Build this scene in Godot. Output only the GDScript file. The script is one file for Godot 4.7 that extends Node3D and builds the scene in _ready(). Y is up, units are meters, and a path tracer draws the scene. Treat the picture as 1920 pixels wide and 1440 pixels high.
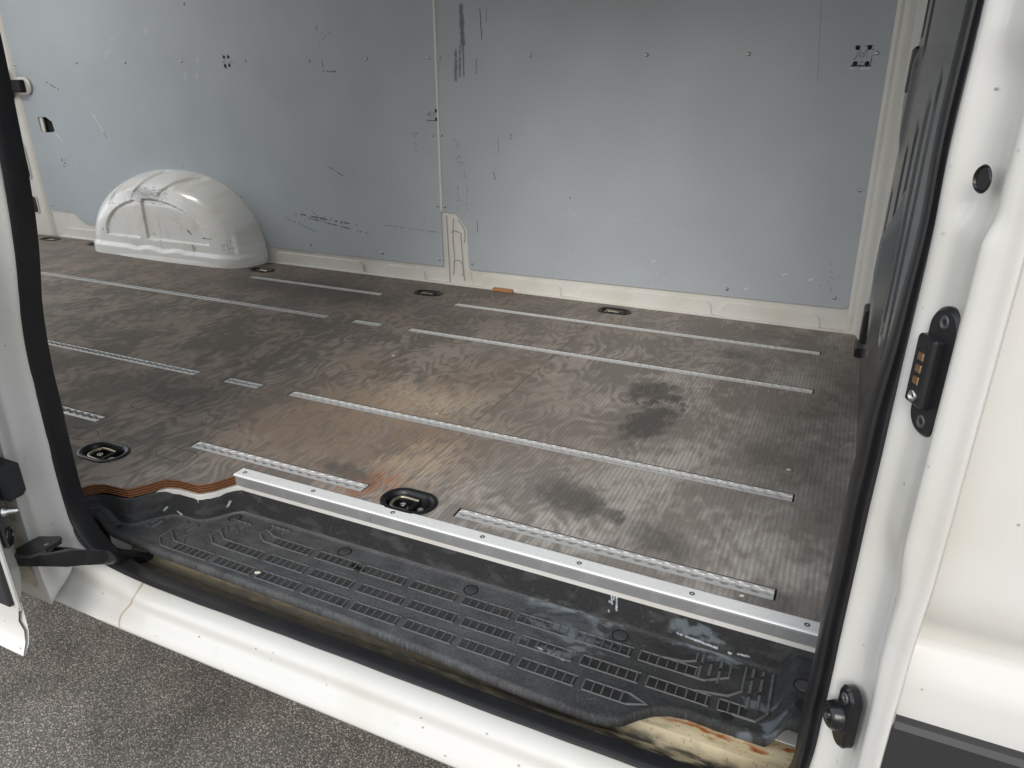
extends Node3D
# The load bay of a white cargo van, seen through its open sliding door.
# x runs along the van (front of the van at +x), y is up, z points out of the door towards the viewer. Metres.
const F := 0.62          # top of the plywood load floor
const ZW := -2.612       # inner face of the far lining panels

# ------------------------------------------------------------------ mesh builder
class Soup:
	var v := PackedVector3Array()
	var uv := PackedVector2Array()
	func tri(a: Vector3, b: Vector3, c: Vector3) -> void:
		v.push_back(a); v.push_back(b); v.push_back(c)
	func quad(a: Vector3, b: Vector3, c: Vector3, d: Vector3) -> void:
		tri(a, b, c); tri(a, c, d)
	func grid(rows: Array, closed := false) -> void:
		for i in rows.size() - 1:
			var r0: PackedVector3Array = rows[i]
			var r1: PackedVector3Array = rows[i + 1]
			var n := r0.size()
			for j in (n if closed else n - 1):
				var k := (j + 1) % n
				quad(r0[j], r0[k], r1[k], r1[j])
	func fan(c: Vector3, ring: PackedVector3Array, closed := true) -> void:
		for j in (ring.size() if closed else ring.size() - 1):
			tri(c, ring[j], ring[(j + 1) % ring.size()])
	func box(lo: Vector3, hi: Vector3, bev := 0.0, xf := Transform3D.IDENTITY) -> void:
		# a box with chamfered edges
		var s := v.size()
		var c := (lo + hi) * 0.5
		var h := (hi - lo) * 0.5
		var b := minf(bev, minf(h.x, minf(h.y, h.z)) * 0.9)
		for ax in 3:
			for sg in [-1.0, 1.0]:
				var u := (ax + 1) % 3
				var w := (ax + 2) % 3
				var q: Array[Vector3] = []
				for k in [[-1, -1], [1, -1], [1, 1], [-1, 1]]:
					var p := Vector3.ZERO
					p[ax] = sg * h[ax]; p[u] = k[0] * (h[u] - b); p[w] = k[1] * (h[w] - b)
					q.push_back(c + p)
				if sg > 0: quad(q[3], q[2], q[1], q[0])
				else: quad(q[0], q[1], q[2], q[3])
		if b > 0.0:
			for ax in 3:
				var u := (ax + 1) % 3
				var w := (ax + 2) % 3
				for su in [-1.0, 1.0]:
					for sw in [-1.0, 1.0]:
						var q: Array[Vector3] = []
						for k in [[-1, 0], [1, 0], [1, 1], [-1, 1]]:
							var p := Vector3.ZERO
							p[ax] = k[0] * (h[ax] - b)
							p[u] = su * (h[u] if k[1] == 0 else h[u] - b)
							p[w] = sw * (h[w] - b if k[1] == 0 else h[w])
							q.push_back(c + p)
						if su * sw > 0: quad(q[3], q[2], q[1], q[0])
						else: quad(q[0], q[1], q[2], q[3])
			for sx in [-1.0, 1.0]:
				for sy in [-1.0, 1.0]:
					for sz in [-1.0, 1.0]:
						var a := c + Vector3(sx * h.x, sy * (h.y - b), sz * (h.z - b))
						var d := c + Vector3(sx * (h.x - b), sy * h.y, sz * (h.z - b))
						var e := c + Vector3(sx * (h.x - b), sy * (h.y - b), sz * h.z)
						if sx * sy * sz > 0: tri(a, e, d)
						else: tri(a, d, e)
		if xf != Transform3D.IDENTITY:
			for i in range(s, v.size()): v[i] = xf * v[i]
	func prism(poly: PackedVector2Array, y0: float, y1: float, bev: float, xf := Transform3D.IDENTITY) -> void:
		# outline in the local x-z plane raised along local y, top edge chamfered
		var s := v.size()
		var n := poly.size()
		if Geometry2D.is_polygon_clockwise(poly): poly.reverse()
		var ins := poly
		if bev > 0.0:
			ins = PackedVector2Array()
			for i in n:
				var a := poly[(i + n - 1) % n]; var b := poly[i]; var c := poly[(i + 1) % n]
				var d0 := (b - a).normalized(); var d1 := (c - b).normalized()
				var nn := Vector2(-d0.y, d0.x) + Vector2(-d1.y, d1.x)
				ins.push_back(b + nn / maxf(nn.length_squared() * 0.5, 0.25) * bev)
		var top := PackedVector3Array(); var mid := PackedVector3Array(); var bot := PackedVector3Array()
		for i in n:
			top.push_back(Vector3(ins[i].x, y1, ins[i].y)); mid.push_back(Vector3(poly[i].x, y1 - bev, poly[i].y)); bot.push_back(Vector3(poly[i].x, y0, poly[i].y))
		grid([top, mid, bot], true)
		var t := Geometry2D.triangulate_polygon(ins)
		for i in range(0, t.size(), 3):
			tri(top[t[i]], top[t[i + 1]], top[t[i + 2]])
		for i in range(s, v.size()): v[i] = xf * v[i]
	func tube(path: PackedVector3Array, r: float, n := 10, closed := false) -> void:
		var rows := []
		var m := path.size()
		for i in m:
			var a := path[maxi(i - 1, 0)]; var b := path[mini(i + 1, m - 1)]
			if closed: a = path[(i + m - 1) % m]; b = path[(i + 1) % m]
			var t := (b - a).normalized()
			var up := Vector3.UP if absf(t.y) < 0.9 else Vector3.RIGHT
			var e := t.cross(up).normalized(); var g := e.cross(t)
			var row := PackedVector3Array()
			for k in n:
				var an := TAU * k / n
				row.push_back(path[i] + (e * cos(an) + g * sin(an)) * r)
			rows.push_back(row)
		if closed: rows.push_back(rows[0])
		grid(rows, true)
		if not closed:
			fan(path[0], rows[0]); fan(path[m - 1], rows[m - 1])
	func lathe(prof: PackedVector2Array, xf: Transform3D, n := 20) -> void:
		# prof = (radius, height along local y)
		var rows := []
		for p in prof:
			var row := PackedVector3Array()
			for k in n:
				var an := TAU * k / n
				row.push_back(xf * Vector3(cos(an) * p.x, p.y, sin(an) * p.x))
			rows.push_back(row)
		grid(rows, true)
	func mesh(angle := 40.0) -> ArrayMesh:
		var n := v.size() / 3
		var fn := PackedVector3Array(); fn.resize(n)
		var fu := PackedVector3Array(); fu.resize(n)
		var at := {}
		for i in n:
			var a := v[i * 3]; var c := (v[i * 3 + 2] - a).cross(v[i * 3 + 1] - a)
			fn[i] = c; fu[i] = c.normalized()
			for k in 3:
				var q := Vector3i((v[i * 3 + k] * 30000.0).round())
				if at.has(q): at[q].push_back(i)
				else: at[q] = PackedInt32Array([i])
		var nr := PackedVector3Array(); nr.resize(n * 3)
		var lim := cos(deg_to_rad(angle))
		for i in n:
			var u := fu[i]
			for k in 3:
				var s := Vector3.ZERO
				for j in at[Vector3i((v[i * 3 + k] * 30000.0).round())]:
					if fu[j].dot(u) >= lim: s += fn[j]
				nr[i * 3 + k] = s.normalized() if s.length_squared() > 0.0 else Vector3.UP
		var arr := []; arr.resize(Mesh.ARRAY_MAX)
		arr[Mesh.ARRAY_VERTEX] = v; arr[Mesh.ARRAY_NORMAL] = nr
		if uv.size() == v.size(): arr[Mesh.ARRAY_TEX_UV] = uv
		var m := ArrayMesh.new()
		m.add_surface_from_arrays(Mesh.PRIMITIVE_TRIANGLES, arr)
		return m
	func map_xz(x0: float, x1: float, z0: float, z1: float) -> void:
		uv = PackedVector2Array(); uv.resize(v.size())
		for i in v.size(): uv[i] = Vector2((v[i].x - x0) / (x1 - x0), (v[i].z - z0) / (z1 - z0))
	func map_xy(x0: float, x1: float, y0: float, y1: float) -> void:   # y1 is the top row of the picture
		uv = PackedVector2Array(); uv.resize(v.size())
		for i in v.size(): uv[i] = Vector2((v[i].x - x0) / (x1 - x0), (y1 - v[i].y) / (y1 - y0))

# ------------------------------------------------------------------ nodes
var van: Node3D
var M := {}
var rng := RandomNumberGenerator.new()

func obj(called: String, s: Soup, m: Material, parent: Node = null, label := "", angle := 40.0) -> MeshInstance3D:
	var o := MeshInstance3D.new()
	o.name = called
	o.mesh = s.mesh(angle)
	o.material_override = m
	if parent == null: parent = van
	parent.add_child(o, true)
	if label != "": o.set_meta("label", label)
	return o

func again(src: MeshInstance3D, parent: Node, xf: Transform3D) -> MeshInstance3D:
	var o := MeshInstance3D.new()
	o.name = String(src.get_meta("base", src.name)); o.mesh = src.mesh; o.material_override = src.material_override
	o.transform = xf
	parent.add_child(o, true)
	return o

func holder(called: String, parent: Node, label := "") -> Node3D:
	var o := Node3D.new(); o.name = called
	parent.add_child(o, true)
	if label != "": o.set_meta("label", label)
	return o

func lin(r: float, g: float, b: float) -> Color: return Color(r, g, b).linear_to_srgb()

func mat(c: Color, rough := 0.5, metal := 0.0, spec := 0.5) -> StandardMaterial3D:
	var m := StandardMaterial3D.new()
	m.albedo_color = c; m.roughness = rough; m.metallic = metal; m.metallic_specular = spec
	m.cull_mode = BaseMaterial3D.CULL_DISABLED
	return m

func tri_mat(m: StandardMaterial3D, scale: float) -> StandardMaterial3D:
	m.uv1_triplanar = true; m.uv1_world_triplanar = true; m.uv1_scale = Vector3.ONE * scale; m.uv1_triplanar_sharpness = 8.0
	return m

func stadium(L: float, W: float, n := 12) -> PackedVector2Array:
	# outline of total length L (along x) and width W
	var p := PackedVector2Array(); var r := W * 0.5
	for k in n + 1:
		var a := -PI / 2 + PI * k / n
		p.push_back(Vector2(L * 0.5 - r + cos(a) * r, sin(a) * r))
	for k in n + 1:
		var a := PI / 2 + PI * k / n
		p.push_back(Vector2(-L * 0.5 + r + cos(a) * r, sin(a) * r))
	return p

func rrect(x0: float, y0: float, x1: float, y1: float, r: float, n := 5) -> PackedVector2Array:
	var p := PackedVector2Array()
	for q in [[x1 - r, y0 + r, -PI / 2], [x1 - r, y1 - r, 0.0], [x0 + r, y1 - r, PI / 2], [x0 + r, y0 + r, PI]]:
		for k in n + 1:
			var a: float = q[2] + PI / 2 * k / n
			p.push_back(Vector2(q[0] + cos(a) * r, q[1] + sin(a) * r))
	return p

func lerp_list(t: Array, x: float) -> float:       # piecewise linear through [x, y] pairs
	if x <= t[0][0]: return t[0][1]
	for i in t.size() - 1:
		if x <= t[i + 1][0]:
			return lerpf(t[i][1], t[i + 1][1], (x - t[i][0]) / (t[i + 1][0] - t[i][0]))
	return t[-1][1]

func smooth_path(p: PackedVector3Array, step: float, closed := false) -> PackedVector3Array:
	var c := Curve3D.new()
	c.bake_interval = step
	for i in p.size():
		var a := p[maxi(i - 1, 0)]; var b := p[mini(i + 1, p.size() - 1)]
		var t := (b - a).normalized()
		var l0 := p[i].distance_to(a) / 3.0; var l1 := p[i].distance_to(b) / 3.0
		c.add_point(p[i], -t * l0, t * l1)
	return c.get_baked_points()

# ------------------------------------------------------------------ pictures of surfaces
func noise_bytes(w: int, h: int, cell_x: float, cell_y: float, seed_: int, oct := 4, warp := 0.0) -> PackedByteArray:
	# smooth noise whose blobs are about cell_x by cell_y pixels
	var n := FastNoiseLite.new()
	n.seed = seed_; n.noise_type = FastNoiseLite.TYPE_SIMPLEX_SMOOTH; n.fractal_octaves = oct
	n.fractal_type = FastNoiseLite.FRACTAL_FBM if oct > 1 else FastNoiseLite.FRACTAL_NONE
	var k := maxf(minf(cell_x, cell_y), 1.0)
	if warp > 0.0:
		n.domain_warp_enabled = true; n.domain_warp_amplitude = warp; n.domain_warp_frequency = 0.35 / k; n.domain_warp_fractal_type = FastNoiseLite.DOMAIN_WARP_FRACTAL_NONE
	n.frequency = 0.7 / k
	var sw := maxi(4, int(w * k / cell_x)); var sh := maxi(4, int(h * k / cell_y))
	var im := n.get_image(sw, sh, false, false, true)
	if sw != w or sh != h: im.resize(w, h, Image.INTERPOLATE_CUBIC)
	im.convert(Image.FORMAT_L8)
	return im.get_data()

func white_bytes(w: int, h: int, seed_: int) -> PackedByteArray:
	var n := FastNoiseLite.new()
	n.seed = seed_; n.noise_type = FastNoiseLite.TYPE_VALUE; n.frequency = 0.9; n.fractal_type = FastNoiseLite.FRACTAL_NONE
	var im := n.get_image(w, h, false, false, false); im.convert(Image.FORMAT_L8)
	return im.get_data()

func tex(im: Image) -> ImageTexture:
	return ImageTexture.create_from_image(im)

func rgb_image(w: int, h: int, d: PackedByteArray) -> Image:
	return Image.create_from_data(w, h, false, Image.FORMAT_RGB8, d)

func s8(x: float) -> int:       # linear to an sRGB byte
	return clampi(int(255.0 * pow(clampf(x, 0.0, 1.0), 1.0 / 2.2)), 0, 255)

# a soft stroke on a picture; p in metres, y up
class Paint:
	var im: Image
	var x0: float; var y1: float; var ppm: float
	var rng := RandomNumberGenerator.new()
	func dab(x: float, y: float, r: float, c: Color, a: float) -> void:
		var cx := (x - x0) * ppm; var cy := (y1 - y) * ppm; var rr := maxf(r * ppm, 0.6)
		for j in range(int(cy - rr), int(cy + rr) + 2):
			for i in range(int(cx - rr), int(cx + rr) + 2):
				if i < 0 or j < 0 or i >= im.get_width() or j >= im.get_height(): continue
				var d := Vector2(i - cx, j - cy).length() / rr
				if d < 1.0:
					im.set_pixel(i, j, im.get_pixel(i, j).lerp(c, a * clampf((1.0 - d) * 2.0, 0.0, 1.0)))
	func stroke(a: Vector2, b: Vector2, r: float, c: Color, al: float, breaks := 0.0) -> void:
		var n := maxi(2, int(a.distance_to(b) * ppm / maxf(r * ppm, 0.6) * 1.3))
		var on := true
		for k in n + 1:
			if rng.randf() < breaks: on = not on
			if on:
				var p := a.lerp(b, float(k) / n)
				dab(p.x + rng.randf_range(-.2, .2) * r, p.y + rng.randf_range(-.2, .2) * r, r * rng.randf_range(0.7, 1.15), c, al * rng.randf_range(0.6, 1.0))
	func speckle(c0: Vector2, rx: float, ry: float, n: int, r: float, c: Color, al: float) -> void:
		for k in n:
			dab(c0.x + rng.randfn() * rx * .5, c0.y + rng.randfn() * ry * .5, r * rng.randf_range(.5, 1.2), c, al * rng.randf_range(.4, 1.0))

# stains on the load floor: x, z, rx, rz, tilt (rad), kind, strength
const STAINS := [
	[-1.95, -2.30, .46, .15, .0, 3, .55], [-2.9, -1.7, .5, .14, .2, 4, .25],
	[-1.00, -1.46, .20, .15, .3, 1, .85], [-.93, -1.56, .15, .11, .0, 1, .5], [-1.08, -1.30, .30, .19, .2, 2, .62], [-1.02, -1.17, .32, .12, .0, 2, .55], [-.80, -1.28, .17, .16, .6, 2, .75], [-.79, -1.22, .08, .12, .3, 1, .75], [-1.13, -1.42, .20, .16, .0, 2, .55], [-.88, -1.72, .16, .14, .3, 2, .5], [-.62, -1.45, .22, .2, .3, 2, .32],
	[-1.20, -1.25, .10, .07, .0, 2, .5], [-.84, -1.10, .05, .07, .4, 5, .8], [-.91, -1.12, .10, .03, .2, 3, .6], [-1.24, -1.66, .14, .08, .3, 2, .35],
	[-.405, -1.83, .10, .09, .9, 3, .75], [-.375, -1.65, .07, .16, .15, 3, .75], [-.435, -1.225, .11, .06, .5, 3, .6], [-.23, -1.15, .10, .05, .4, 3, .55], [-.60, -1.22, .07, .04, .0, 4, .6],
	[-.25, -2.24, .07, .06, .0, 3, .4], [-.02, -1.60, .14, .30, .0, 3, .4], [.05, -1.95, .08, .4, .0, 3, .35], [-.35, -1.20, .05, .03, .3, 3, .5], [-.03, -1.06, .09, .04, .0, 3, .6],
	[-1.60, -1.30, .20, .12, .0, 3, .3], [-.86, -1.88, .10, .07, .3, 2, .4], [-.55, -1.38, .16, .2, .5, 4, .35], [-.63, -1.72, .13, .3, .35, 4, .4], [-.98, -1.95, .2, .1, .2, 4, .3],
]

func floor_picture(x0: float, x1: float, z0: float, z1: float, res: float, seed_: int) -> Image:
	var w := int((x1 - x0) / res); var h := int((z1 - z0) / res)
	var k := 1.0 / res
	var gr := noise_bytes(w, h, .17 * k, .34 * k, seed_, 3, .05 * k)          # grain figure of the face veneer
	var fine := noise_bytes(w, h, .006 * k, .05 * k, seed_ + 1, 3)             # streaks along the grain
	var blot := noise_bytes(w, h, .15 * k, .2 * k, seed_ + 2, 5)               # broad soiling
	var edge := noise_bytes(w, h, .03 * k, .045 * k, seed_ + 3, 4)             # ragged edges
	var salt := white_bytes(w, h, seed_ + 4)
	var d := PackedByteArray(); d.resize(w * h * 3)
	# stains that touch this board
	var st := []
	for s in STAINS:
		if s[0] > x0 - .5 and s[0] < x1 + .5: st.push_back([s[0], s[1], cos(s[4]) / s[2], sin(s[4]) / s[2], cos(s[4]) / s[3], sin(s[4]) / s[3], s[5], s[6], maxf(s[2], s[3]) * 1.8])
	var cols := [Color(.62, .50, .37), Color(.275, .195, .140), Color(.095, .088, .085), Color(.31, .285, .25), Color(.36, .15, .075)]
	var g8 := PackedByteArray(); g8.resize(4096)
	for i in 4096: g8[i] = s8(i / 4095.0)
	var kx := TAU / .0098; var kz := TAU / .0072
	for y in h:
		var z := z0 + (y + .5) * res
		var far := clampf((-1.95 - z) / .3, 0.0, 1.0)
		var rows := []
		for s in st:
			if absf(z - s[1]) < s[8]: rows.push_back(s)
		var sz := .5 + .5 * sin(z * kz); var sz2 := .5 + .5 * sin(z * kz + PI)
		for x in w:
			var i := y * w + x
			var wx := x0 + (x + .5) * res
			var e := edge[i] / 255.0 - .5
			var fs := fine[i] / 255.0 - .5
			var b := blot[i] / 255.0
			# worn light film follows the grain of the veneer
			var g := sin(gr[i] * .17 + e * 2.0 + fs * 1.0)
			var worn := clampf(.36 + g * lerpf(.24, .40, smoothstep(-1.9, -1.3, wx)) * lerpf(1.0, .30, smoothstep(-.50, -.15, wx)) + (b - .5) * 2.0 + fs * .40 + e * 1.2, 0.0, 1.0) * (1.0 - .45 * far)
			var t := clampf(.14 + .74 * worn, 0.0, 1.0)
			var r := lerpf(.180, .375, t); var gg := lerpf(.156, .342, t); var bb := lerpf(.136, .306, t)
			var door_light := smoothstep(-1.2, -.5, wx) * .38      # doorway light put into the colour: paler, greyer towards the front
			r *= 1.0 + door_light; gg *= 1.0 + door_light * 1.06; bb *= 1.0 + door_light * 1.12
			var br := clampf((b - .35) * 2.0 + fs, 0.0, 1.0) * clampf((-wx - .2) * .7, 0.0, 1.0) * .6
			r = lerpf(r, r * 1.04, br); gg = lerpf(gg, gg * .9, br); bb = lerpf(bb, bb * .80, br)
			for s in rows:
				var dx: float = wx - s[0]; var dz: float = z - s[1]
				if absf(dx) > s[8]: continue
				var q := Vector2(dx * s[2] + dz * s[3], dz * s[4] - dx * s[5]).length()
				var kind: int = s[6]
				var a: float = 0.0
				if kind == 3 or kind == 4: a = clampf((1.05 - q + e * 1.1 + fs * .4) * 1.9, 0.0, 1.0)
				else: a = clampf((1.25 - q + e * 1.0 + fs * 1.6) * 1.0, 0.0, 1.0) * (.70 + .30 * worn)
				a *= s[7]
				var c: Color = cols[kind - 1]
				r = lerpf(r, c.r, a); gg = lerpf(gg, c.g, a); bb = lerpf(bb, c.b, a)
			# woven anti-slip face
			var sx := sin(wx * kx)
			var ms := 1.0 + (.08 + .11 * worn) * (sx * (.45 + .55 * (sz if int(floor(wx / .0098)) % 2 == 0 else sz2)))
			var sp := salt[i]
			var m := ms * (.90 + .20 * (sp / 255.0)) * (1.0 + fs * .20)
			if sp > 246 and worn > .3: m *= 1.35
			d[i * 3] = g8[clampi(int(r * m * 4095.0), 0, 4095)]; d[i * 3 + 1] = g8[clampi(int(gg * m * 4095.0), 0, 4095)]; d[i * 3 + 2] = g8[clampi(int(bb * m * 4095.0), 0, 4095)]
	return rgb_image(w, h, d)

func cell_bytes(n: int, cell: float, seed_: int, what: int) -> PackedByteArray:
	var f := FastNoiseLite.new(); f.seed = seed_; f.noise_type = FastNoiseLite.TYPE_CELLULAR; f.cellular_return_type = what; f.cellular_jitter = 1.0
	f.fractal_type = FastNoiseLite.FRACTAL_NONE; f.frequency = 1.0 / cell
	var im := f.get_image(n, n, false, false, true); im.convert(Image.FORMAT_L8)
	return im.get_data()

func asphalt_picture(n: int) -> Image:
	var v := cell_bytes(n, 2.3, 11, FastNoiseLite.RETURN_CELL_VALUE)      # one tone per stone
	var e := cell_bytes(n, 2.3, 11, FastNoiseLite.RETURN_DISTANCE)
	var b := noise_bytes(n, n, 160, 160, 12, 4)
	var wn := white_bytes(n, n, 14)
	var d := PackedByteArray(); d.resize(n * n * 3)
	var g8 := PackedByteArray(); g8.resize(1024)
	for i in 1024: g8[i] = s8(i / 1023.0)
	for i in n * n:
		var k := v[i]
		var t := .135 + .17 * (k / 255.0) + (wn[i] / 255.0 - .5) * .08
		if k > 243: t = .58 + (k - 243) * .02
		elif k > 200: t = .42 + (k - 200) * .002
		t *= 1.18 - e[i] / 255.0 * .9
		t *= .72 + .32 * (b[i] / 255.0)
		t = maxf(t, .014)
		d[i * 3] = g8[clampi(int(t * 1.09 * 1023), 0, 1023)]; d[i * 3 + 1] = g8[clampi(int(t * .98 * 1023), 0, 1023)]; d[i * 3 + 2] = g8[clampi(int(t * .84 * 1023), 0, 1023)]
	return rgb_image(n, n, d)

func panel_picture(x0: float, x1: float, y0: float, y1: float, res: float, seed_: int) -> Paint:
	var w := int((x1 - x0) / res); var h := int((y1 - y0) / res)
	var b := noise_bytes(w, h, .3 / res, .3 / res, seed_, 4)
	var f := noise_bytes(w, h, 2.0, 2.0, seed_ + 1, 1)
	var d := PackedByteArray(); d.resize(w * h * 3)
	var hx := TAU / .0085
	for y in h:
		var wy := y * res
		for x in w:
			var i := y * w + x
			var wx := x * res
			# fine honeycomb embossing: three crossing waves
			var hc := sin(hx * wx) + sin(hx * (wx * .5 + wy * .866)) + sin(hx * (wx * .5 - wy * .866))
			var t := 1.0 + (b[i] / 255.0 - .5) * .045 + (f[i] / 255.0 - .5) * .04 + clampf(hc, -1, 1) * .02
			d[i * 3] = clampi(int(178 * t), 0, 255); d[i * 3 + 1] = clampi(int(185 * t), 0, 255); d[i * 3 + 2] = clampi(int(190 * t), 0, 255)
	var p := Paint.new()
	p.im = rgb_image(w, h, d); p.x0 = x0; p.y1 = y1; p.ppm = 1.0 / res; p.rng.seed = seed_
	return p

func dirt_picture(n: int, seed_: int, base: Color, dirt: Color, amount: float, specks: int) -> Image:
	var a := noise_bytes(n, n, n / 4.0, n / 4.0, seed_, 5)
	var d := PackedByteArray(); d.resize(n * n * 3)
	for i in n * n:
		var t := clampf((a[i] / 255.0 - .5) * 1.6, 0.0, 1.0) * amount
		d[i * 3] = int(255 * lerpf(base.r, dirt.r, t)); d[i * 3 + 1] = int(255 * lerpf(base.g, dirt.g, t)); d[i * 3 + 2] = int(255 * lerpf(base.b, dirt.b, t))
	var im := rgb_image(n, n, d)
	var r := RandomNumberGenerator.new(); r.seed = seed_
	for k in specks:
		var x := r.randi_range(1, n - 3); var y := r.randi_range(1, n - 3)
		var c := Color(.25, .2, .16).lerp(base, r.randf() * .8)
		im.set_pixel(x, y, c)
		if r.randf() < .3: im.set_pixel(x + 1, y, c.lerp(base, .4))
	return im

func _ready() -> void:
	rng.seed = 7
	# ---------------------------------------------------------------- camera, sky, sun
	var cam := Camera3D.new()
	cam.name = "camera"
	cam.position = Vector3(0, 1.4155, 0)
	cam.rotation = Vector3(-.3970628, .4304607, -.0004765)
	cam.fov = rad_to_deg(2.0 * atan(720.0 / 1357.29))
	cam.near = 0.02; cam.far = 400.0
	add_child(cam); cam.current = true
	var sky_m := ProceduralSkyMaterial.new()
	sky_m.sky_top_color = Color(.75, .79, .84); sky_m.sky_horizon_color = Color(.955, .975, .99); sky_m.sky_curve = .25
	sky_m.ground_bottom_color = Color(.42, .41, .40); sky_m.ground_horizon_color = Color(.80, .80, .79)
	sky_m.sun_angle_max = 1.0
	var sky := Sky.new(); sky.sky_material = sky_m
	var env := Environment.new()
	env.background_mode = Environment.BG_SKY; env.sky = sky
	env.background_energy_multiplier = 1.5
	env.tonemap_mode = Environment.TONE_MAPPER_LINEAR
	env.tonemap_exposure = 1.56
	env.sdfgi_enabled = true; env.ssao_enabled = true; env.ssil_enabled = true
	var we := WorldEnvironment.new(); we.name = "world"; we.environment = env; add_child(we)
	var sun := DirectionalLight3D.new()
	sun.name = "sun"; sun.light_energy = .42; sun.light_angular_distance = 30.0; sun.light_color = Color(1, .99, .975); sun.shadow_enabled = true
	sun.rotation_degrees = Vector3(-30, 7, 0)
	add_child(sun)

	materials()
	# ---------------------------------------------------------------- the place
	ground()
	van = Node3D.new(); van.name = "cargo_van"; add_child(van)
	van.set_meta("label", "white cargo van with its sliding door pushed open and an empty load bay"); van.set_meta("category", "van")
	shell()
	build_floor()
	side_wall()
	wheel_arch()
	bulkhead()
	door_frame()
	step()
	cab_door()
	sliding_door()
	loose_things()

func materials() -> void:
	var dirt := dirt_picture(512, 31, Color(.985, .98, .965), Color(.88, .84, .77), .35, 130)
	var white := mat(lin(.61, .60, .58), .32); white.albedo_texture = tex(dirt); tri_mat(white, 1.1); white.clearcoat_enabled = true; white.clearcoat = .3; white.clearcoat_roughness = .08
	M.white = white
	var inner := mat(lin(.76, .755, .73), .36); inner.albedo_texture = white.albedo_texture; tri_mat(inner, 1.7)
	M.inner = inner
	M.rubber = mat(lin(.016, .016, .017), .42); M.rubber.albedo_texture = tex(dirt_picture(256, 33, Color(.8, .8, .82), Color(1, 1, 1), 1.0, 0)); tri_mat(M.rubber, 6.0)
	M.black = mat(lin(.013, .013, .014), .38)
	M.pit = mat(lin(.006, .006, .006), .8)
	M.gloss_black = mat(lin(.010, .010, .011), .22)
	M.steel = mat(lin(.55, .54, .52), .3, 1.0)
	M.zinc = mat(lin(.50, .45, .34), .38, .9)
	M.brass = mat(lin(.55, .36, .22), .35, 1.0)
	M.alu = mat(lin(.90, .90, .89), .38, .1); M.alu_line = mat(lin(.22, .22, .22), .6); M.alu_front = mat(lin(.34, .34, .34), .45, .3); M.alu_front.albedo_texture = tex(dirt_picture(512, 35, Color(.9, .9, .9), Color(1, 1, 1), 1.0, 700)); tri_mat(M.alu_front, 5.0)
	M.rail = mat(lin(.78, .775, .76), .33, .4)
	M.rubber_matt = mat(lin(.02, .02, .021), .7)
	M.trim = mat(lin(.022, .022, .023), .5)
	M.bulk = mat(lin(.07, .073, .077), .2)
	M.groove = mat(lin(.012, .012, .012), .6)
	M.dent = mat(lin(.75, .75, .74), .35)
	M.channel = mat(lin(.26, .25, .24), .6)
	M.ply_a = mat(lin(.20, .075, .024), .75); M.ply_b = mat(lin(.075, .026, .010), .8)
	M.slot_line = mat(lin(.04, .034, .03), .8)
	M.cover = M.inner; M.bead = mat(lin(.40, .375, .33), .5)
	M.cap = mat(lin(.055, .055, .056), .5)
	M.joint = mat(lin(.42, .36, .27), .6)
	M.cream = mat(lin(.58, .53, .44), .5); M.cream.albedo_texture = M.white.albedo_texture; tri_mat(M.cream, 5.0)
	M.roof = mat(lin(.62, .61, .58), .5)

func ground() -> void:
	var im := asphalt_picture(1024)
	var m := mat(Color(1, 1, 1), .85)
	m.albedo_texture = tex(im)
	var hm := im.duplicate() as Image
	hm.convert(Image.FORMAT_L8); hm.convert(Image.FORMAT_RGBA8); hm.bump_map_to_normal_map(3.0)
	m.normal_enabled = true; m.normal_texture = tex(hm); m.normal_scale = .5
	m.uv1_scale = Vector3.ONE
	m.vertex_color_use_as_albedo = true
	var n := FastNoiseLite.new(); n.seed = 5; n.frequency = 2.2; n.fractal_octaves = 4
	# one sheet: fine squares near the van, wide ones out to the horizon
	var xs := PackedFloat32Array(); var zs := PackedFloat32Array()
	for x in [-120.0, -40.0, -15.0, -6.0, -4.0]: xs.push_back(x)
	for k in range(1, 120): xs.push_back(-4.0 + k * .04)
	for x in [.8, 3.0, 10.0, 40.0, 120.0]: xs.push_back(x)
	for z in [-120.0, -40.0, -12.0, -5.0]: zs.push_back(z)
	for k in 80: zs.push_back(-3.0 + k * .04)
	for z in [.3, 1.5, 5.0, 15.0, 40.0, 120.0]: zs.push_back(z)
	var st := SurfaceTool.new(); st.begin(Mesh.PRIMITIVE_TRIANGLES)
	for z in zs:
		for x in xs:
			var t := 1.0 + n.get_noise_2d(x, z) * .35
			var spot := n.get_noise_2d(x * 3.1 + 40, z * 3.1)
			if spot > .26: t *= 1.0 - (spot - .26) * 1.0
			st.set_color(Color(t, t * .99, t * .98)); st.set_uv(Vector2(x, z) / 1.25); st.set_normal(Vector3.UP); st.set_tangent(Plane(1, 0, 0, -1))
			st.add_vertex(Vector3(x, 0, z))
	var w := xs.size()
	for j in zs.size() - 1:
		for i in w - 1:
			var a := j * w + i
			for q in [a, a + 1, a + w + 1, a, a + w + 1, a + w]: st.add_index(q)
	var o := MeshInstance3D.new(); o.name = "asphalt_ground"; o.mesh = st.commit(); o.material_override = m
	o.set_meta("kind", "structure"); o.set_meta("label", "worn dark asphalt with pale stones beneath and beside the van")
	add_child(o)

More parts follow.
